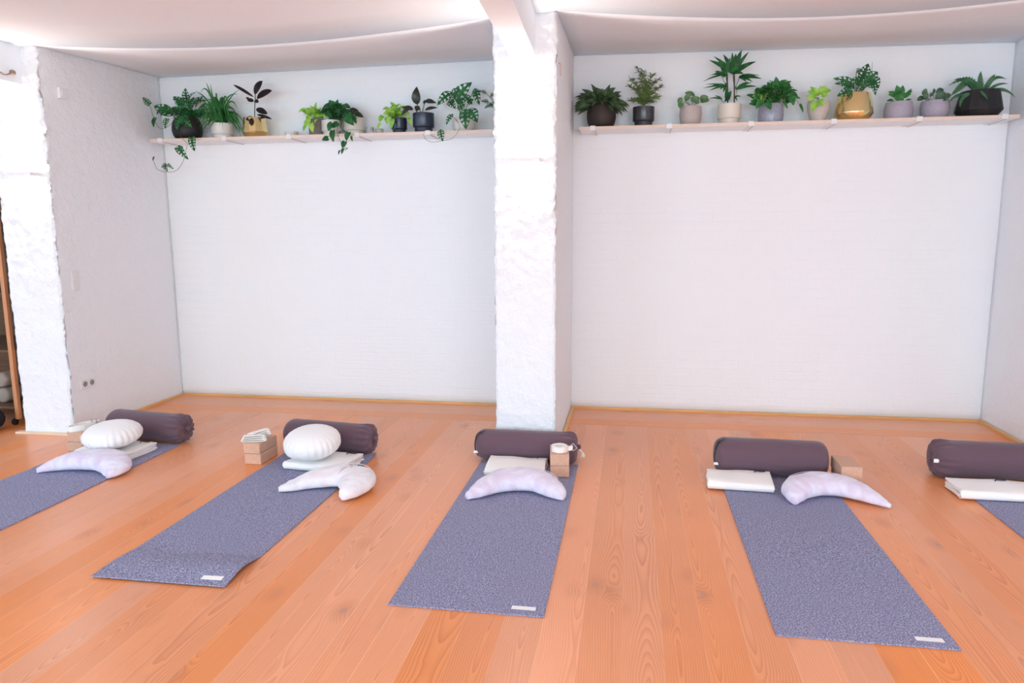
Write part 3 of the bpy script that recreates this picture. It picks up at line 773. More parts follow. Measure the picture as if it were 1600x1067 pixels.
crescent('lavender crescent pillow on the mat nearest the left wall', [(-2.945, -2.125, .014, .025), (-2.89, -2.07, .052, .065), (-2.79, -2.005, .095, .098), (-2.66, -1.975, .112, .105), (-2.545, -1.995, .108, .102), (-2.465, -2.06, .088, .085), (-2.445, -2.125, .05, .06), (-2.45, -2.15, .012, .03)], LAV, seed=1)
crescent('pale blush crescent pillow with a folded end on the curled mat', [(-1.335, -2.21, .014, .025), (-1.27, -2.165, .050, .055), (-1.18, -2.09, .085, .085), (-1.07, -2.035, .105, .10), (-.985, -2.03, .115, .105), (-.925, -2.09, .110, .10), (-.905, -2.19, .080, .085), (-.925, -2.262, .040, .055), (-.932, -2.28, .010, .02)], LAVW, seed=5, crease=.47)
crescent('lavender crescent pillow on the mat before the centre pier', [(-.272, -2.165, .014, .03), (-.225, -2.115, .050, .065), (-.145, -2.01, .085, .095), (-.03, -1.945, .105, .105), (.09, -1.955, .095, .10), (.175, -2.03, .070, .08), (.228, -2.085, .042, .06), (.244, -2.10, .012, .03)], LAV, seed=9)
crescent('lilac crescent pillow lying over the edge of the second mat from the right', [(1.455, -1.985, .016, .04), (1.462, -1.94, .052, .075), (1.50, -1.855, .085, .10), (1.60, -1.785, .098, .108), (1.71, -1.78, .092, .102), (1.80, -1.83, .072, .085), (1.88, -1.905, .042, .05), (1.935, -1.955, .010, .02)], LAV, seed=14)

# ------------------------------------------------------------------ cork blocks and straps
def block(cx, cy, z, rz, label, w=.112, d=.215, h=.068):
    bm = bmesh.new(); box(bm, -w/2, w/2, -d/2, d/2, 0, h, bevel=.006, seg=3)
    o = link('yoga_block', bm, CORK, None, False, (cx, cy, z)); o.rotation_euler = (0, 0, rz)
    for p in o.data.polygons: p.use_smooth = len(p.vertices) != 4 or p.area < .002
    tag(o, label, 'yoga block', 'stacked cork yoga blocks'); return o
block(-3.050, -1.585, .0, .0, 'cork block next to the left pier, lower of its pair')
block(-3.046, -1.585, .0685, .01, 'cork block next to the left pier, upper of its pair')
block(-1.735, -1.655, .0, -.02, 'cork block left of the curled mat, lower of its pair')
block(-1.738, -1.655, .0685, -.03, 'cork block left of the curled mat, upper of its pair')
block(.180, -1.635, .0085, .10, 'cork block in front of the centre bolster, lower of its pair')
block(.179, -1.635, .0770, .11, 'cork block in front of the centre bolster, upper of its pair')
block(1.818, -1.585, .0, .0, 'cork block right of the handled bolster, lower of its pair')
block(1.812, -1.590, .0685, .01, 'cork block right of the handled bolster, upper of its pair')

def band(bm, pts, wdir, w, th):
    pts = [Vector(p) for p in pts]; wdir = Vector(wdir)
    V = []
    for i, p in enumerate(pts):
        t_ = (pts[min(i+1, len(pts)-1)]-pts[max(i-1, 0)]).normalized(); nn = t_.cross(wdir).normalized()*th/2
        V.append([bm.verts.new(q) for q in (p-wdir*w/2-nn, p+wdir*w/2-nn, p+wdir*w/2+nn, p-wdir*w/2+nn)])
    for a, b in zip(V, V[1:]):
        for k in range(4): bm.faces.new((a[k], a[(k+1) % 4], b[(k+1) % 4], b[k]))
    bm.faces.new(V[0][::-1]); bm.faces.new(V[-1])
def buckle(parent, M):
    bm = bmesh.new()
    for a in ((-.020, .020, -.016, -.012), (-.020, .020, .012, .016), (-.020, -.016, -.012, .012), (.016, .020, -.012, .012)):
        box(bm, a[0], a[1], -.002, .002, a[2], a[3])
    bmesh.ops.transform(bm, matrix=M, verts=bm.verts); o = link('buckle', bm, CHROME, parent); o['label'] = 'metal buckle'
# coil standing on its edge face on the centre blocks
t = thing('yoga_strap', 'cream strap coiled into a round roll on the centre cork blocks', 'yoga strap', (.182, -1.665, .1465), 0)
bm = bmesh.new(); pts = []
for i in range(150):
    a = i*2*PI/30; r_ = .019 + .0048*a/(2*PI); pts.append((r_*math.cos(a)*1.12, r_*math.sin(a)*1.12, .0175 + .0005*math.sin(i)))
band(bm, pts, (0, 0, 1), .034, .0042); link('coiled_band', bm, STRAPM, t)
bm = bmesh.new(); band(bm, smoothpath([(.045, .0, .018), (.062, -.004, .019), (.078, .002, .022)], 4), (0, 0, 1), .028, .004); link('loose_end', bm, STRAPM, t)
buckle(t, Matrix.Translation((.082, .0, .026)) @ Matrix.Rotation(.9, 4, 'Y'))
# flat roll on the left blocks
t = thing('yoga_strap', 'cream strap folded into a thick pad on the blocks by the left pier', 'yoga strap', (-3.035, -1.60, .1375), 0)
bm = bmesh.new(); pts = []
for i in range(110):
    a = i*2*PI/22; r_ = .008 + .0046*a/(2*PI); pts.append((r_*math.cos(a)*1.6, .0+r_*math.sin(a)*3.6, .019))
band(bm, pts, (0, 0, 1), .036, .0044)
bmesh.ops.transform(bm, matrix=Matrix.Rotation(-.35, 4, 'Z'), verts=bm.verts); link('coiled_band', bm, STRAPM, t)
buckle(t, Matrix.Translation((.045, .03, .045)) @ Matrix.Rotation(.2, 4, 'X'))
# loosely folded strap on the blocks left of mat two
t = thing('yoga_strap', 'cream strap loosely folded in loops on the blocks left of the curled mat', 'yoga strap', (-1.735, -1.655, .138), 0)
bm = bmesh.new()
for k in range(6):
    up_ = k >= 3; q = k % 3
    a0 = (.62 if up_ else .28) + .05*q; L_ = .112 - .008*q
    loop = [(-L_*.6, 0, 0), (L_*.3, .0, .0), (L_*.60, .0, .0055), (L_*.3, .0, .0115), (-L_*.6, .0, .0115), (-L_*.75, 0, .0055), (-L_*.6, 0, .0)]
    M = Matrix.Translation((.0, -.060 + (.055 if up_ else 0), .003+.0125*q+(.012 if up_ else 0))) @ Matrix.Rotation(a0, 4, 'Z') @ Matrix.Rotation(-.16 if up_ else 0, 4, 'Y')
    band(bm, [M @ Vector(p) for p in smoothpath(loop, 5)], M.to_3x3() @ Vector((0, 1, 0)), .038, .0045)
link('looped_band', bm, STRAPM, t)

# ------------------------------------------------------------------ plant shelves
ZS = 2.200
def shelf(x0, x1, clips, label):
    t = thing('wall_shelf', label, 'shelf', ((x0+x1)/2, 0, ZS), 0)
    cx = (x0+x1)/2; D = .28
    bm = bmesh.new(); box(bm, x0-cx, x1-cx, -D, -.001, -.020, 0, bevel=.001); b = link('board', bm, BIRCH, t)
    bm = bmesh.new(); box(bm, x0-cx+.001, x1-cx-.001, -D+.002, -.002, -.0215, -.0202); link('white_underside', bm, SHELFW, t)
    for c_ in clips:
        x = c_-cx
        bm = bmesh.new(); box(bm, x-.019, x+.019, -D-.004, -D+.012, -.028, .006, bevel=.001)
        box(bm, x-.016, x+.016, -D+.012, -.002, -.0255, -.0217)
        br = link('bracket', bm, PLASTIC, t)
        bm = bmesh.new(); tube(bm, [(x+.017, -D+.01, -.027), (x+.017, -.004, -.030)], .0016, 5); link('bracket_shadow_line', bm, GREYP, br)  # thin grey rod drawn as the shadow line of the bracket arm
    return t
shelf(-3.325, -.272, (-3.232, -2.665, -2.110, -1.545, -.975), 'long narrow birch plant shelf in the left bay')
shelf(.186, 3.150, (.282, .836, 1.407, 1.964, 2.521, 3.056), 'long narrow birch plant shelf in the right bay')

# ------------------------------------------------------------------ pots
def pot_profile(kind, r, h):
    if kind == 'bowl': o = [(.55, 0), (.72, .02), (.90, .16), (1, .38), (1, .60), (.93, .82), (.82, .95), (.80, 1)]
    elif kind == 'barrel': o = [(.68, 0), (.76, .02), (.92, .22), (1, .55), (.98, .82), (.94, 1)]
    elif kind == 'wide': o = [(.82, 0), (.92, .03), (1, .35), (1, .65), (.94, .92), (.92, 1)]
    elif kind == 'stepped': o = [(.84, 0), (.84, .26), (.97, .30), (1, .34), (1, 1)]
    elif kind == 'facet': o = [(.78, 0), (.96, .24), (1, .30), (.86, .96), (.85, 1)]
    elif kind == 'angular': o = [(.74, 0), (1, .26), (1, .30), (.82, 1)]
    elif kind == 'taper': o = [(.52, 0), (.60, .02), (.86, .40), (1, .72), (.97, .93), (.93, 1)]
    else: o = [(.9, 0), (1, .02), (1, 1)]
    out = [(a*r, b*h) for a, b in o]
    rt = out[-1][0]
    return [(0, 0)] + out + [(rt-.006, h), (rt-.008, h*.86)]
def pot(t, kind, r, h, m, n=44, smooth=True, jag=0):
    bm = bmesh.new(); prof = pot_profile(kind, r, h)
    if kind in ('barrel', 'bowl', 'taper', 'wide'):
        body = smoothpath([(p[0], p[1], 0) for p in prof[1:-2]], 5); prof = [(0, 0)] + [(p.x, p.y) for p in body] + prof[-2:]
    lathe(bm, prof, n)
    o = link('pot', bm, m, t, False)
    if smooth:
        for p in o.data.polygons: p.use_smooth = True
        e = o.modifiers.new('edges', 'EDGE_SPLIT'); e.split_angle = R(40)
    ri = prof[-1][0]
    bm = bmesh.new(); lathe(bm, [(ri, h*.84), (ri*.6, h*.88), (0, h*.90)], 24); link('soil', bm, SOIL, t, True)
    return o

# ------------------------------------------------------------------ leaves
def wfun(kind, v):
    if kind == 'ovate': return math.sin(PI*v**.75)**.9
    if kind == 'heart': return (max(0, math.sin(PI*(v*.93+.07)**.62)))**.75
    if kind == 'lance': return math.sin(PI*v**.85)**.8*.9
    if kind == 'strap': return min(1, v*6+.5)*(1-v**3)**.9
    if kind == 'oval': return math.sin(PI*v)**.62
    return math.sin(PI*v)
def leaf(bm, base, tip, w, up=(0, -1, .5), kind='ovate', arch=.12, fold=.18, holes=False, n=8, m_=None, wav=0):
    base, tip = Vector(base), Vector(tip); d = tip-base; L = d.length; d.normalize()
    up = Vector(up).normalized(); s = up.cross(d)
    if s.length < .05: s = Vector((1, 0, 0)).cross(d)
    s.normalize(); nn = d.cross(s).normalized()
    nu = 14 if holes else 4
    n = 18 if holes else n
    V = []; ph = random.random()*6
    for j in range(n+1):
        v = j/n; hw = w/2*wfun(kind, v)
        row = []
        for i in range(nu+1):
            u = -1 + 2*i/nu
            p = base + d*(L*v) + s*(u*hw) + nn*(arch*L*4*v*(1-v) + fold*abs(u)*hw - arch*.3*L*v*v + wav*math.sin(v*14+ph+u)*hw*abs(u))
            if kind == 'heart' and v < .12: p -= d*(abs(u)*.10*L*(1-v/.12))
            row.append(bm.verts.new(p))
        V.append(row)
    for j in range(n):
        for i in range(nu):
            u = abs(-1 + 2*(i+.5)/nu); v = (j+.5)/n
            if holes:
                vv = v - u*.10           # holes slant along the side veins
                k = (vv*5.0) % 1.0
                if .22 < u < .78 and .12 < v < .86 and .22 < k < .72: continue
                if u > .78 and .2 < v < .8 and .35 < k < .60 and holes == 2: continue
            try: bm.faces.new((V[j][i], V[j][i+1], V[j+1][i+1], V[j+1][i]))
            except ValueError: pass
def strap_leaf(bm, p0, p1, p2, w, n=12, fold=.35, serr=0):
    p0, p1, p2 = Vector(p0), Vector(p1), Vector(p2); V = []
    for j in range(n+1):
        t = j/n; p = p0*(1-t)**2 + p1*2*t*(1-t) + p2*t*t
        d = ((p1-p0)*(1-t) + (p2-p1)*t).normalized()
        s = d.cross(Vector((0, -1, .25))); s = s.normalized() if s.length > .05 else Vector((1, 0, 0))
        nn = s.cross(d)
        hw = w/2*min(1, .55+t*2)*max(.04, (1-t**2.5))
        if serr: hw *= 1 + serr*(1 if j % 2 else -1)
        V.append([bm.verts.new(p - s*hw + nn*fold*hw*.5), bm.verts.new(p - nn*.0), bm.verts.new(p + s*hw + nn*fold*hw*.5)])
    for a, b in zip(V, V[1:]):
        for k in range(2): bm.faces.new((a[k], a[k+1], b[k+1], b[k]))
def rv(a, b): return random.uniform(a, b)
def bush(bm, sb, c, rx, ry, z0, h, L_, W_, count, kind='ovate', droop=.4, holes=False, up=None, wav=0, origin=None, lowbias=1.0, asp=.5):
    """leaves on short stalks filling a rounded crown about c"""
    c = Vector(c); o = Vector(origin) if origin else c
    for k in range(count):
        a = rv(0, 2*PI); q = random.random()**.55; e = random.random()**lowbias
        end = c + Vector((rx*q*math.cos(a), ry*q*math.sin(a)*1.0, z0 + h*e*(1-.45*q*q)))
        if end.y > -.025: end.y = -.03 - random.random()*.03
        out = (end - Vector((c.x, c.y, c.z+z0-.02))); out.z *= .4
        out = out.normalized() if out.length > 1e-3 else Vector((0, -1, 0))
        L1 = L_*rv(.7, 1.15)
        d = (out*rv(.7, 1) + Vector((rv(-.4, .4), rv(-.5, .1), rv(-droop, .5-droop*.5)))).normalized()
        base = end - d*L1*.5; tip = end + d*L1*.5
        if tip.y > -.012: tip.y = -.012
        if base.y > -.012: base.y = -.012
        u_ = up or (rv(-.35, .35), -rv(.5, 1), rv(.3, 1))
        leaf(bm, base, tip, W_*L1/L_, u_, kind, rv(.05, .2), rv(.1, .3), holes, wav=wav)
        if sb is not None: tube(sb, [o + Vector((rv(-.015, .015), rv(-.015, .015), 0)), (o+base)/2 + Vector((0, 0, .02)), base], .0014, 4, False)
def plant(kindname, label, x, pk, r, h, pm, y=-.15, group='potted plants along the shelves', n=44, smooth=True):
    t = thing(kindname, label, 'potted plant', (x, y, ZS), 0, group)
    pot(t, pk, r, h, pm, n, smooth)
    return t
def fol(t, bm, m, sb=None, sm=None, name='foliage', lab=None):
    loc = Vector(t.location)
    bmesh.ops.translate(bm, vec=-loc, verts=bm.verts)
    me = bpy.data.meshes.new(name); bm.to_mesh(me); bm.free(); me.materials.append(m)
    for p in me.polygons: p.use_smooth = True
    o = bpy.data.objects.new(name, me); COL.objects.link(o); o.parent = t
    if lab: o['label'] = lab
    if sb is not None:
        bmesh.ops.translate(sb, vec=-loc, verts=sb.verts); link('stem', sb, sm or STEM, t, True)
    return o
NB = bmesh.new
def A(px, py, Y=-.15): return at(px, py, Y)
def hleaf(bm, b, t_, w, Y=-.15, Y2=None, kind='ovate', **k):
    """leaf from one photo point to another on planes at depth Y, width in photo pixels"""
    leaf(bm, A(b[0], b[1], Y), A(t_[0], t_[1], Y2 if Y2 is not None else Y-.02), w*.0050, kind=kind, **k)
def vine(sb, pts, Ys, r=.0017): 
    n = len(pts); P = [A(p[0], p[1], Ys[0] + (Ys[1]-Ys[0])*min(1, i/1.5)) for i, p in enumerate(pts)]
    tube(sb, smoothpath(P, 5), r, 5)

# 1 trailing monstera in a black pot
t = plant('potted_monstera', 'trailing swiss cheese vine in a black bowl pot nearest the left wall', -3.064, 'bowl', .118, .172, BLACKP)
random.seed(11); bm = NB(); sb = NB()
bush(bm, sb, (-3.03, -.15, ZS), .15, .08, .19, .18, .11, .068, 24, 'ovate', .5, holes=2)
bush(bm, sb, (-3.02, -.15, ZS), .10, .06, .16, .10, .10, .06, 10, 'heart', .6)
for b, e, w_, Y in (((272, 180), (240, 165), 19, -.2), ((262, 170), (244, 178), 12, -.2), ((268, 172), (250, 181), 10, -.22), ((285, 182), (276, 203), 16, -.27), ((283, 183), (300, 199), 15, -.27), ((234, 163), (223, 152), 10, -.22), ((243, 184), (240, 199), 9, -.22), ((262, 186), (258, 201), 11, -.24)):
    hleaf(bm, b, e, w_, Y, kind='heart' if w_ < 14 else 'ovate', holes=2 if w_ > 9 else False, up=(rv(-.2, .2), -1, .4))
for b, e, w_, Y in (((300, 215), (304, 236), 13, -.31), ((278, 231), (294, 249), 12, -.31), ((285, 233), (272, 232), 9, -.31), ((258, 258), (262, 268), 8, -.31), ((262, 257), (271, 264), 6, -.31), ((260, 257), (252, 262), 7, -.31), ((241, 245), (239, 252), 3, -.31)):
    hleaf(bm, b, e, w_, Y, kind='heart', holes=2 if w_ > 5 else False, up=(rv(-.2, .2), -1, .3))
vine(sb, [(277, 200), (284, 215), (292, 224), (291, 233), (286, 252), (277, 265), (264, 269), (247, 265), (240, 252)], (-.22, -.31))
vine(sb, [(272, 190), (258, 200), (248, 199), (241, 186), (236, 170), (233, 160)], (-.2, -.23))
vine(sb, [(275, 185), (268, 178), (255, 172)], (-.18, -.2))
fol(t, bm, GREEN, sb)

# 2 spider plant in white stepped pot with saucer
t = plant('potted_spider_plant', 'arching strap leaved plant in a white stepped pot', -2.753, 'stepped', .085, .122, WHITEP)
random.seed(5); bm = NB()
for k in range(110):
    a = rv(0, 2*PI); u = rv(.3, 1); hh = rv(.10, .27)*(1.25-.5*u)
    c0 = Vector((-2.753, -.15, ZS+.115)) + Vector((rv(-.03, .03), rv(-.03, .03), 0))
    ex = .20*u*math.cos(a)*1.05; ey = -.20*abs(u*math.sin(a)) if random.random() < .7 else .07*u
    e = c0 + Vector((ex, ey, hh*rv(-.3, .9)))
    if u > .8: e.z = c0.z - rv(-.02, .11)
    if e.y > -.03: e.y = -.03
    mid = c0 + Vector((ex*rv(.3, .6), ey*.45, hh*rv(.9, 1.75)))
    strap_leaf(bm, c0, mid, e, rv(.012, .021))
for (m1, e1) in (((322, 120), (314, 145)), ((326, 138), (322, 128)), ((330, 150), (329, 130)), ((352, 140), (372, 148)), ((356, 150), (374, 140)), ((325, 150), (305, 142)), ((370, 180), (381, 212)), ((360, 140), (371, 170)), ((350, 180), (348, 202))):
    strap_leaf(bm, A(344, 188, -.15), A(*m1, -.18), A(*e1, -.2), .017)
fol(t, bm, MIDG)

# 3 rubber plant in gold facet pot
t = plant('potted_rubber_plant', 'dark burgundy rubber plant in a faceted brass pot', -2.46, 'facet', .102, .158, GOLD, n=12, smooth=False)
bm = NB(); sb = NB()
tube(sb, smoothpath([A(398, 190), A(398, 170), A(398.5, 158), A(399, 148)], 5), .0035, 6)
for b, e, w_, Y in (((398, 148), (410, 126), 13, -.15), ((401, 154), (425, 141), 12, -.15), ((397, 152), (364, 132), 5, -.18), ((397, 158), (386, 156), 7, -.22), ((398, 157), (404, 160), 7, -.22), ((400, 170), (418, 178), 10, -.15), ((401, 179), (425, 186), 5, -.2), ((397, 184), (384, 187), 8, -.22), ((394, 184), (391, 195), 6, -.24), ((402, 186), (414, 184), 4, -.18), ((392, 157), (384, 152), 4, -.2)):
    hleaf(bm, b, e, w_, Y, kind='oval', up=(rv(-.2, .2), -1, .4), arch=.06, fold=.25)
fol(t, bm, BURG, sb, DSTEM)

# 4 small dish
bm = NB(); lathe(bm, [(0, 0), (.050, 0), (.052, .004), (.052, .030), (.055, .033), (.055, .044), (.048, .044), (.048, .030), (0, .028)], 32)
o = link('candle_dish', bm, CREAMP, None, False, (-2.152, -.14, ZS)); tag(o, 'small low cream candle dish on the left shelf', 'dish')

# 5 lime pothos in taupe pot
t = plant('potted_pothos', 'lime pothos spilling over a taupe pot on the left shelf', -1.93, 'cylinder', .070, .135, GREYBR, y=-.13)
random.seed(21); bm = NB(); sb = NB()
bush(bm, sb, (-1.93, -.15, ZS), .12, .06, .15, .085, .075, .05, 24, 'heart', .4)
for b, e, w_, Y in (((486, 176), (477, 172), 9, -.2), ((484, 181), (480, 192), 9, -.25), ((483, 188), (475, 200), 9, -.27), ((486, 193), (489, 207), 9, -.28), ((492, 192), (496, 186), 5, -.25), ((478, 196), (474, 205), 6, -.27), ((510, 175), (507, 164), 7, -.15), ((518, 176), (519, 165), 7, -.15), ((505, 178), (510, 184), 7, -.2)):
    hleaf(bm, b, e, w_, Y, kind='heart', up=(rv(-.2, .2), -1, .4))
vine(sb, [(494, 186), (495, 195), (491, 201), (486, 204)], (-.2, -.26), .0014)
fol(t, bm, LIME, sb)

# 6 dark green heartleaf trailing, white stepped pot
t = plant('potted_philodendron', 'dark heart leaved vine trailing from a white stepped pot', -1.80, 'stepped', .078, .118, WHITEP, y=-.16)
random.seed(31); bm = NB(); sb = NB()
bush(bm, sb, (-1.745, -.17, ZS), .115, .075, .12, .14, .068, .058, 42, 'heart', .7)
for b, e, w_, Y in (((540, 183), (553, 196), 13, -.27), ((552, 180), (557, 193), 9, -.2), ((519, 192), (513, 205), 11, -.28), ((520, 204), (521, 222), 10, -.31), ((513, 216), (503, 219), 9, -.31), ((545, 207), (541, 220), 10, -.31), ((549, 213), (551, 221), 4, -.31), ((539, 221), (535, 232), 9, -.31), ((537, 232), (534, 241), 6, -.31), ((541, 234), (544, 231), 3, -.31), ((531, 235), (529, 242), 3, -.31), ((528, 192), (520, 200), 10, -.27), ((510, 176), (519, 184), 10, -.22)):
    hleaf(bm, b, e, w_, Y, kind='heart', up=(rv(-.2, .2), -1, .3))
vine(sb, [(528, 195), (527, 207), (532, 221), (538, 224), (540, 236)], (-.26, -.31))
vine(sb, [(526, 190), (537, 205), (543, 210)], (-.26, -.30))
fol(t, bm, GREEN, sb)

# 7 cream pot behind with one dark drooping leaf
t = plant('potted_rubber_plant', 'cream pot with drooping dark leaves behind the heart leaved vine', -1.63, 'stepped', .085, .145, CREAMP, y=-.105)
bm = NB(); sb = NB()
for b, e, w_, Y in (((548, 176), (568, 183), 9, -.15), ((545, 172), (560, 173), 6, -.12), ((545, 178), (533, 170), 7, -.1)):
    hleaf(bm, b, e, w_, Y, kind='oval', up=(rv(-.2, .2), -1, .5), arch=.15)
for p in ((548, 176), (545, 172), (545, 178)): tube(sb, [A(548, 190, -.105), A(*p, -.13)], .003, 5)
fol(t, bm, BRONZ, sb, DSTEM)
# small glasses beside it
for x, h_, l in ((-1.485, .060, 'small clear tealight glass nearer the cream pot'), (-1.405, .045, 'small clear tealight glass next to the drooping lime leaves')):
    bm = NB(); lathe(bm, [(0, 0), (.026, 0), (.030, .004), (.032, h_), (.030, h_), (.027, .008), (0, .008)], 24)
    o = link('tealight_glass', bm, GLASS, None, True, (x, -.15, ZS)); tag(o, l, 'glass', 'tealight glasses on the left shelf')

# 8 lime pothos in small navy stepped pot
t = plant('potted_pothos', 'lime pothos in a small dark blue stepped pot', -1.241, 'stepped', .062, .122, NAVY)
random.seed(41); bm = NB(); sb = NB()
bush(bm, sb, (-1.275, -.15, ZS), .09, .06, .14, .10, .065, .048, 26, 'heart', .5)
for b, e, w_, Y in (((598, 181), (593, 191), 9, -.2), ((605, 183), (605, 194), 8, -.24), ((613, 186), (612, 200), 9, -.26), ((594, 193), (590, 203), 6, -.24), ((639, 184), (644, 196), 6, -.2), ((636, 176), (641, 181), 5, -.2), ((608, 172), (601, 170), 7, -.18)):
    hleaf(bm, b, e, w_, Y, kind='heart', up=(rv(-.2, .2), -1, .4))
vine(sb, [(618, 183), (610, 190), (611, 200), (617, 201)], (-.2, -.25), .0014)
fol(t, bm, LIME, sb)

# 9 dark philodendron in navy stepped pot
t = plant('potted_philodendron', 'dark bronze leaved plant in a large dark blue stepped pot', -1.042, 'stepped', .084, .152, NAVY)
bm = NB(); sb = NB()
for b, e, w_, Y in (((652, 164), (651, 135), 15, -.15), ((662, 163), (667, 156), 6, -.15), ((664, 158), (682, 161), 8, -.16), ((664, 172), (684, 168), 6, -.2), ((650, 174), (656, 166), 12, -.2), ((646, 171), (628, 168), 8, -.22), ((640, 169), (626, 181), 7, -.24), ((657, 171), (647, 168), 6, -.22)):
    hleaf(bm, b, e, w_, Y, kind='ovate', up=(rv(-.3, .3), -1, .4), arch=.08, fold=.3)
for p in ((652, 163), (663, 163), (661, 172), (656, 172)): tube(sb, [A(659, 182), A((659+p[0])/2, (182+p[1])/2-2), A(*p)], .003, 5)
fol(t, bm, BRONZ, sb, DSTEM)

# 10 swiss cheese plant over a white pot
t = plant('potted_monstera', 'large holed swiss cheese plant hiding a pale pot by the centre pier', -.720, 'barrel', .088, .110, WHITEP, y=-.15)
random.seed(51); bm = NB(); sb = NB()
for b, e, w_, Y in (((708, 145), (683, 164), 17, -.2), ((713, 160), (737, 128), 24, -.2), ((705, 150), (722, 142), 16, -.15), ((700, 158), (712, 170), 12, -.18), ((725, 150), (738, 163), 12, -.16), ((742, 138), (749, 164), 12, -.2), ((727, 170), (728, 202), 18, -.28), ((733, 170), (746, 191), 18, -.27), ((731, 162), (740, 155), 10, -.15), ((703, 163), (713, 152), 13, -.15), ((740, 147), (752, 142), 8, -.18), ((708, 178), (697, 195), 9, -.27), ((688, 202), (692, 221), 11, -.31), ((716, 155), (726, 166), 13, -.2), ((722, 172), (718, 160), 12, -.2)):
    hleaf(bm, b, e, w_, Y, kind='ovate', holes=2, up=(rv(-.2, .2), -1, .35))
for p in ((708, 145), (714, 160), (742, 138), (727, 170), (733, 170), (722, 142)): tube(sb, [A(722, 190), A((722+p[0])/2, (188+p[1])/2-4, -.17), A(*p, -.2)], .0025, 5)
vine(sb, [(712, 185), (718, 197), (717, 203), (707, 216), (690, 220), (675, 222), (665, 217), (661, 209)], (-.26, -.31), .0016)
vine(sb, [(706, 180), (716, 192)], (-.25, -.27), .0014)
fol(t, bm, GREEN, sb)

# 11 gold pot half hidden by the pier
t = plant('potted_monstera', 'holed monstera in a brass pot half hidden behind the centre pier', -.395, 'facet', .092, .165, GOLD, n=12, smooth=False, y=-.17)
bm = NB(); sb = NB()
for b, e, w_, Y in (((760, 146), (749, 142), 6, -.15), ((766, 150), (774, 148), 8, -.15), ((764, 160), (752, 158), 7, -.18), ((768, 164), (757, 169), 7, -.18), ((775, 155), (790, 150), 12, -.15), ((772, 166), (764, 162), 10, -.2), ((780, 160), (795, 168), 12, -.2), ((776, 150), (784, 138), 10, -.18)):
    hleaf(bm, b, e, w_, Y, kind='ovate', holes=2, up=(rv(-.2, .2), -1, .4))
for p in ((760, 146), (766, 150), (764, 160), (775, 155), (768, 164), (780, 160)): tube(sb, [A(776, 178, -.17), A((776+p[0])/2+2, (174+p[1])/2-3, -.17), A(*p, -.17)], .002, 5)
fol(t, bm, GREEN, sb)

# 12 bushy dark plant in brown bowl
t = plant('potted_fern', 'bushy dark leaved plant in a round dark brown pot beside the centre pier', .340, 'bowl', .108, .188, BROWNP)
random.seed(61); bm = NB(); sb = NB()
for k in range(120):
    a = rv(0, 2*PI); el = rv(-.25, 1.25); L_ = rv(.13, .20)
    c0 = Vector((.340, -.15, ZS+.17)) + Vector((rv(-.04, .04), rv(-.04, .03), 0))
    d = Vector((math.cos(a)*math.cos(el)*1.15, math.sin(a)*math.cos(el)*.7, math.sin(el)*.85))
    b_ = c0 + d*L_*.35; e_ = c0 + d*L_*1.05 + Vector((0, -.01, -.035*math.cos(el)))
    for q in (b_, e_):
        if q.y > -.02: q.y = -.02
        if q.x < XA+.02: q.x = XA+.02
    leaf(bm, b_, e_, .040, (rv(-.4, .4), -1, rv(.3, 1)), 'ovate', .18, .35, wav=.15)
    tube(sb, [c0, b_], .0016, 4, False)
fol(t, bm, OLIVE, sb)

# 13 feathery podocarpus
t = plant('potted_yew_pine', 'feathery narrow leaved shrub in a charcoal stepped pot', .652, 'stepped', .080, .145, CHARP)
random.seed(71); bm = NB(); sb = NB()
c0 = A(1006, 168); 
for (bx, by) in ((985, 125), (997, 108), (1005, 112), (1018, 118), (1028, 125), (1034, 135), (992, 140), (1022, 146), (990, 158), (1010, 140), (1001, 150), (985, 158), (1029, 152), (1012, 128), (983, 135), (1020, 160)):
    e = A(bx, by, -.15+rv(-.07, .06)); mid = (c0+e)/2 + Vector(((c0.x-e.x)*.2, 0, .02)); P = smoothpath([c0, mid, e], 6)
    tube(sb, P, .0018, 4, False)
    for p in P[3:]:
        for k in range(7):
            a = rv(0, 2*PI); d = Vector((math.cos(a)*rv(.5, 1), math.sin(a)*.5, rv(-.15, .95))).normalized()
            strap_leaf(bm, p, p + d*.022 + Vector((0, 0, .002)), p + d*rv(.032, .050) - Vector((0, 0, .006)), .0055, n=3)
fol(t, bm, leaf_mat('yellow_green_needles', (.16, .24, .07), (.05, .09, .03)), sb)

# 14 small peperomia in pinkish pot
t = plant('potted_peperomia', 'small rounded leaf plant in a pinkish beige pot', .993, 'barrel', .080, .138, PINKP)
bm = NB(); sb = NB()
for b, e, w_, Y in (((1070, 158), (1079, 147), 9, -.15), ((1079, 152), (1092, 162), 11, -.2), ((1086, 150), (1070, 145), 8, -.13), ((1095, 160), (1106, 150), 13, -.18), ((1085, 160), (1093, 152), 10, -.15), ((1065, 152), (1060, 163), 8, -.15), ((1066, 160), (1062, 169), 9, -.2), ((1100, 158), (1108, 157), 9, -.2)):
    hleaf(bm, b, e, w_, Y, kind='oval', up=(rv(-.2, .2), -1, .5), fold=.25)
for p in ((1070, 157), (1080, 153), (1095, 159), (1066, 158), (1086, 152)): tube(sb, [A(1081, 166), A(*p)], .002, 4)
fol(t, bm, PALEG, sb)

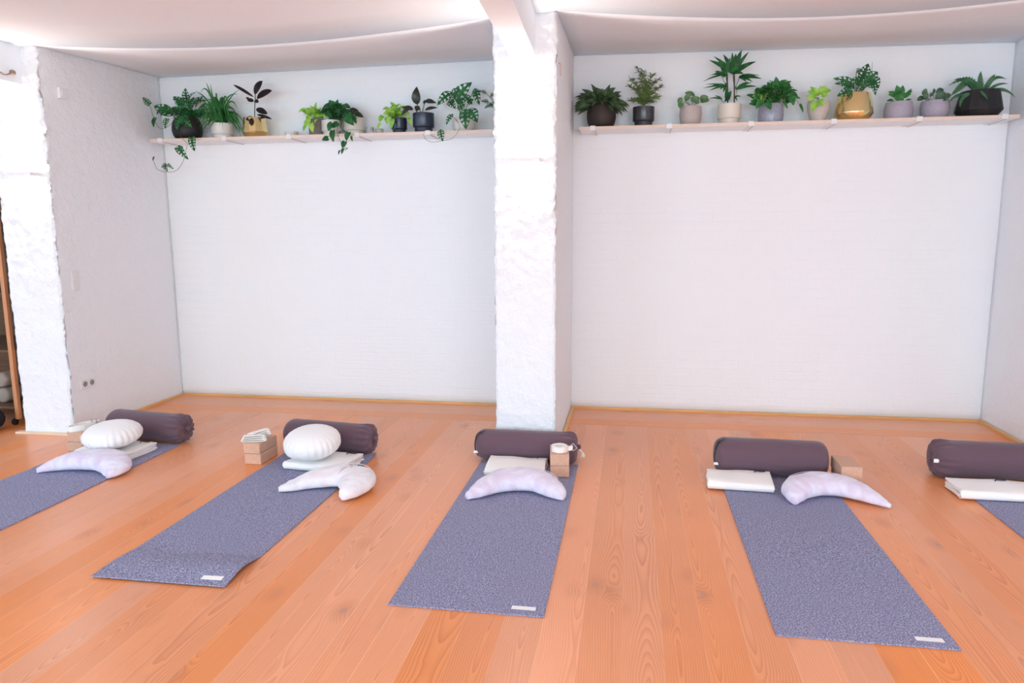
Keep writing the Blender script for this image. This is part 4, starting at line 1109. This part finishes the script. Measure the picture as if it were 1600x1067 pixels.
# 15 lady palm
t = plant('potted_palm', 'tall lady palm with fanned leaves in a cream stepped pot', 1.268, 'stepped', .084, .145, CREAMP)
random.seed(81); bm = NB(); sb = NB()
tube(sb, smoothpath([A(1137, 168), A(1137, 150), A(1136, 115)], 4), .005, 6); tube(sb, smoothpath([A(1147, 168), A(1147.5, 140), A(1147, 112)], 4), .005, 6)
fans = [((1145, 114), [(1108, 94, 9), (1115, 88, 7), (1130, 85, 9), (1144, 82, 8), (1159, 78, 11), (1170, 81, 8), (1181, 96, 10), (1180, 97, 8), (1162, 116, 8), (1150, 84, 11)]),
        ((1134, 116), [(1122, 92, 9), (1116, 115, 6), (1128, 98, 9), (1133, 120, 8), (1141, 90, 7)]),
        ((1155, 120), [(1190, 123, 7), (1180, 117, 5), (1166, 128, 7), (1176, 128, 5), (1187, 118, 4)]),
        ((1128, 117), [(1098, 128, 3), (1117, 112, 6), (1132, 122, 6), (1110, 118, 3)]),
        ((1134, 134), [(1098, 138, 3), (1102, 132, 3), (1112, 134, 5), (1133, 131, 5), (1125, 140, 6), (1108, 142, 4), (1130, 145, 5)]),
        ((1152, 138), [(1183, 135, 5), (1170, 128, 5), (1171, 136, 8), (1150, 141, 6), (1175, 129, 4)]),
        ((1136, 156), [(1134, 137, 8), (1143, 142, 8), (1132, 160, 5), (1140, 150, 8)]),
        ((1128, 155), [(1107, 154, 3), (1116, 150, 3)]), ((1147, 152), [(1158, 151, 3), (1152, 158, 3)])]
for (cx, cy), tips in fans:
    Y = -.15 + rv(-.03, .03); c_ = A(cx, cy, Y)
    tube(sb, smoothpath([A(1147 if cx > 1140 else 1137, min(165, cy+22)), c_+Vector((0, 0, -.01)), c_], 4), .002, 4)
    for (tx, ty, w_) in tips:
        e = A(tx, ty, Y-rv(.0, .09)); mid = (c_+e)/2 + Vector((0, -.01, .012)); strap_leaf(bm, c_, mid, e, w_*.0044, n=8, fold=.3)
fol(t, bm, GREEN, sb, DSTEM)

# 16 bushy ivy-like pothos in blue grey pot
t = plant('potted_ivy', 'bushy green trailing plant in a glossy blue-grey pot', 1.56, 'wide', .088, .135, BLUEP)
random.seed(91); bm = NB(); sb = NB()
bush(bm, sb, (1.575, -.16, ZS), .17, .085, .13, .17, .066, .048, 95, 'heart', .75)
for b, e, w_, Y in (((1190, 158), (1181, 170), 9, -.25), ((1198, 160), (1205, 172), 10, -.27), ((1186, 148), (1178, 155), 9, -.2), ((1236, 152), (1240, 165), 9, -.22), ((1229, 128), (1237, 140), 4, -.15), ((1224, 158), (1231, 170), 4, -.2), ((1250, 163), (1255, 176), 4, -.22), ((1243, 150), (1239, 158), 5, -.2), ((1232, 137), (1226, 128), 3, -.15)):
    hleaf(bm, b, e, w_, Y, kind='heart', up=(rv(-.2, .2), -1, .3))
vine(sb, [(1215, 150), (1228, 142), (1233, 132), (1229, 126)], (-.15, -.16), .0013); vine(sb, [(1225, 148), (1238, 152), (1247, 160), (1254, 175)], (-.2, -.22), .0013)
fol(t, bm, MIDG, sb)
bm = NB(); random.seed(3)
bush(bm, None, (1.475, -.21, ZS), .05, .03, .16, .05, .05, .036, 8, 'heart', .6); fol(t, bm, LIME, name='foliage', lab='pale lime young leaves')

# 17 lime plant in beige taper pot
t = plant('potted_pothos', 'bright lime leaved plant in a tapered beige pot', 1.884, 'taper', .076, .150, BEIGEP)
random.seed(101); bm = NB(); sb = NB()
for b, e, w_, Y in (((1277, 150), (1266, 135), 9, -.16), ((1279, 148), (1290, 133), 10, -.15), ((1284, 145), (1299, 141), 9, -.16), ((1276, 152), (1260, 150), 9, -.2), ((1275, 158), (1268, 175), 10, -.27), ((1280, 155), (1286, 166), 10, -.26), ((1278, 150), (1275, 139), 8, -.14), ((1283, 150), (1294, 148), 8, -.2), ((1281, 146), (1283, 134), 8, -.13), ((1272, 147), (1262, 143), 8, -.18), ((1285, 141), (1292, 136), 7, -.15), ((1270, 152), (1263, 158), 8, -.22)):
    hleaf(bm, b, e, w_, Y, kind='ovate', up=(rv(-.2, .2), -1, .4))
for k in range(6): tube(sb, [A(1278, 166), A(1277+rv(-3, 3), 152, -.17)], .002, 4)
fol(t, bm, LIME, sb)

# 18 monstera in gold pot
t = plant('potted_monstera', 'holed monstera in the large polished brass pot on the right shelf', 2.125, 'angular', .130, .188, GOLD)
random.seed(111); bm = NB(); sb = NB()
tb = [((1345, 124), (1357, 99), 16, -.15), ((1352, 128), (1372, 112), 18, -.17), ((1360, 122), (1373, 138), 16, -.2), ((1335, 134), (1302, 122), 13, -.16), ((1335, 138), (1304, 130), 10, -.2), ((1332, 142), (1308, 150), 14, -.24), ((1345, 130), (1330, 124), 15, -.15), ((1350, 130), (1362, 125), 16, -.15), ((1340, 132), (1350, 120), 16, -.12), ((1362, 128), (1368, 149), 9, -.22), ((1338, 113), (1348, 108), 8, -.15), ((1328, 138), (1318, 132), 14, -.18), ((1350, 140), (1340, 128), 14, -.2), ((1355, 135), (1366, 128), 12, -.2)]
for b, e, w_, Y in tb: hleaf(bm, b, e, w_, Y, kind='ovate', holes=2, up=(rv(-.2, .2), -1, .35))
for b, e, w_, Y in tb: tube(sb, [A(1336+rv(-6, 6), 156), A((1336+b[0])/2, (148+b[1])/2, -.16), A(*b, Y)], .0024, 5)
tube(sb, [A(1362, 115, -.15), A(1363, 97, -.15)], .0012, 4)
fol(t, bm, GREEN, sb)

# 19 small green plant in grey pot
t = plant('potted_peperomia', 'small upright green plant in a speckled grey pot', 2.423, 'wide', .093, .122, LILP)
random.seed(121); bm = NB(); sb = NB()
tb = [((1404, 150), (1401, 133), 10, -.15), ((1407, 148), (1411, 133), 8, -.14), ((1400, 152), (1388, 143), 9, -.18), ((1410, 152), (1424, 146), 8, -.18), ((1407, 154), (1412, 140), 7, -.2), ((1402, 158), (1408, 146), 13, -.22), ((1396, 157), (1385, 158), 5, -.2), ((1414, 150), (1425, 138), 4, -.15), ((1414, 158), (1425, 155), 4, -.2), ((1395, 150), (1388, 148), 7, -.2), ((1417, 147), (1426, 142), 5, -.15)]
for b, e, w_, Y in tb: hleaf(bm, b, e, w_, Y, kind='ovate', up=(rv(-.3, .3), -1, .5))
for b, e, w_, Y in tb: tube(sb, [A(1405, 162), A(*b, Y)], .002, 4)
fol(t, bm, MIDG, sb)

# 20 silvery plant in lilac pot
t = plant('potted_peperomia', 'silvery green leaved plant in a lilac grey barrel pot', 2.66, 'barrel', .093, .122, LILP)
random.seed(131); bm = NB(); sb = NB()
tb = [((1445, 152), (1433, 157), 8, -.2), ((1443, 150), (1447, 138), 7, -.15), ((1450, 153), (1441, 143), 7, -.2), ((1461, 155), (1480, 146), 13, -.2), ((1462, 145), (1475, 140), 9, -.14), ((1458, 147), (1459, 138), 5, -.14), ((1452, 150), (1460, 146), 6, -.18), ((1478, 152), (1486, 148), 9, -.2), ((1448, 156), (1443, 148), 8, -.22), ((1470, 155), (1482, 155), 8, -.22)]
for b, e, w_, Y in tb: hleaf(bm, b, e, w_, Y, kind='oval', up=(rv(-.3, .3), -1, .5))
for b, e, w_, Y in tb: tube(sb, [A(1461, 162), A(*b, Y)], .002, 4)
fol(t, bm, SILV, sb)

# 21 serrated strap leaf plant in charcoal angular pot
t = plant('potted_fern', 'plant with long notched strap leaves in a charcoal angular pot', 2.942, 'angular', .146, .178, BLACKP, n=16, smooth=False)
bm = NB(); sb = NB()
for p0, p1, p2, w_, Y in (((1528, 148), (1522, 108), (1482, 134), 15, -.18), ((1534, 146), (1529, 125), (1533, 111), 16, -.15), ((1538, 145), (1548, 112), (1573, 124), 12, -.15), ((1542, 145), (1556, 128), (1576, 131), 8, -.18), ((1545, 145), (1568, 132), (1586, 152), 10, -.18), ((1532, 142), (1540, 150), (1543, 156), 7, -.28), ((1515, 146), (1500, 150), (1500, 168), 10, -.24), ((1505, 148), (1490, 148), (1484, 160), 8, -.22), ((1520, 140), (1505, 118), (1490, 126), 11, -.13), ((1538, 148), (1545, 122), (1556, 116), 11, -.12), ((1510, 128), (1500, 136), (1485, 150), 16, -.2), ((1530, 146), (1518, 128), (1500, 126), 12, -.2)):
    strap_leaf(bm, A(*p0, Y), A(*p1, Y-.02), A(*p2, Y-.03), w_*.0029, n=26, serr=.26, fold=.2)
fol(t, bm, leaf_mat('notched_green_leaf', (.075, .19, .085), (.03, .10, .045)))
sb.free()
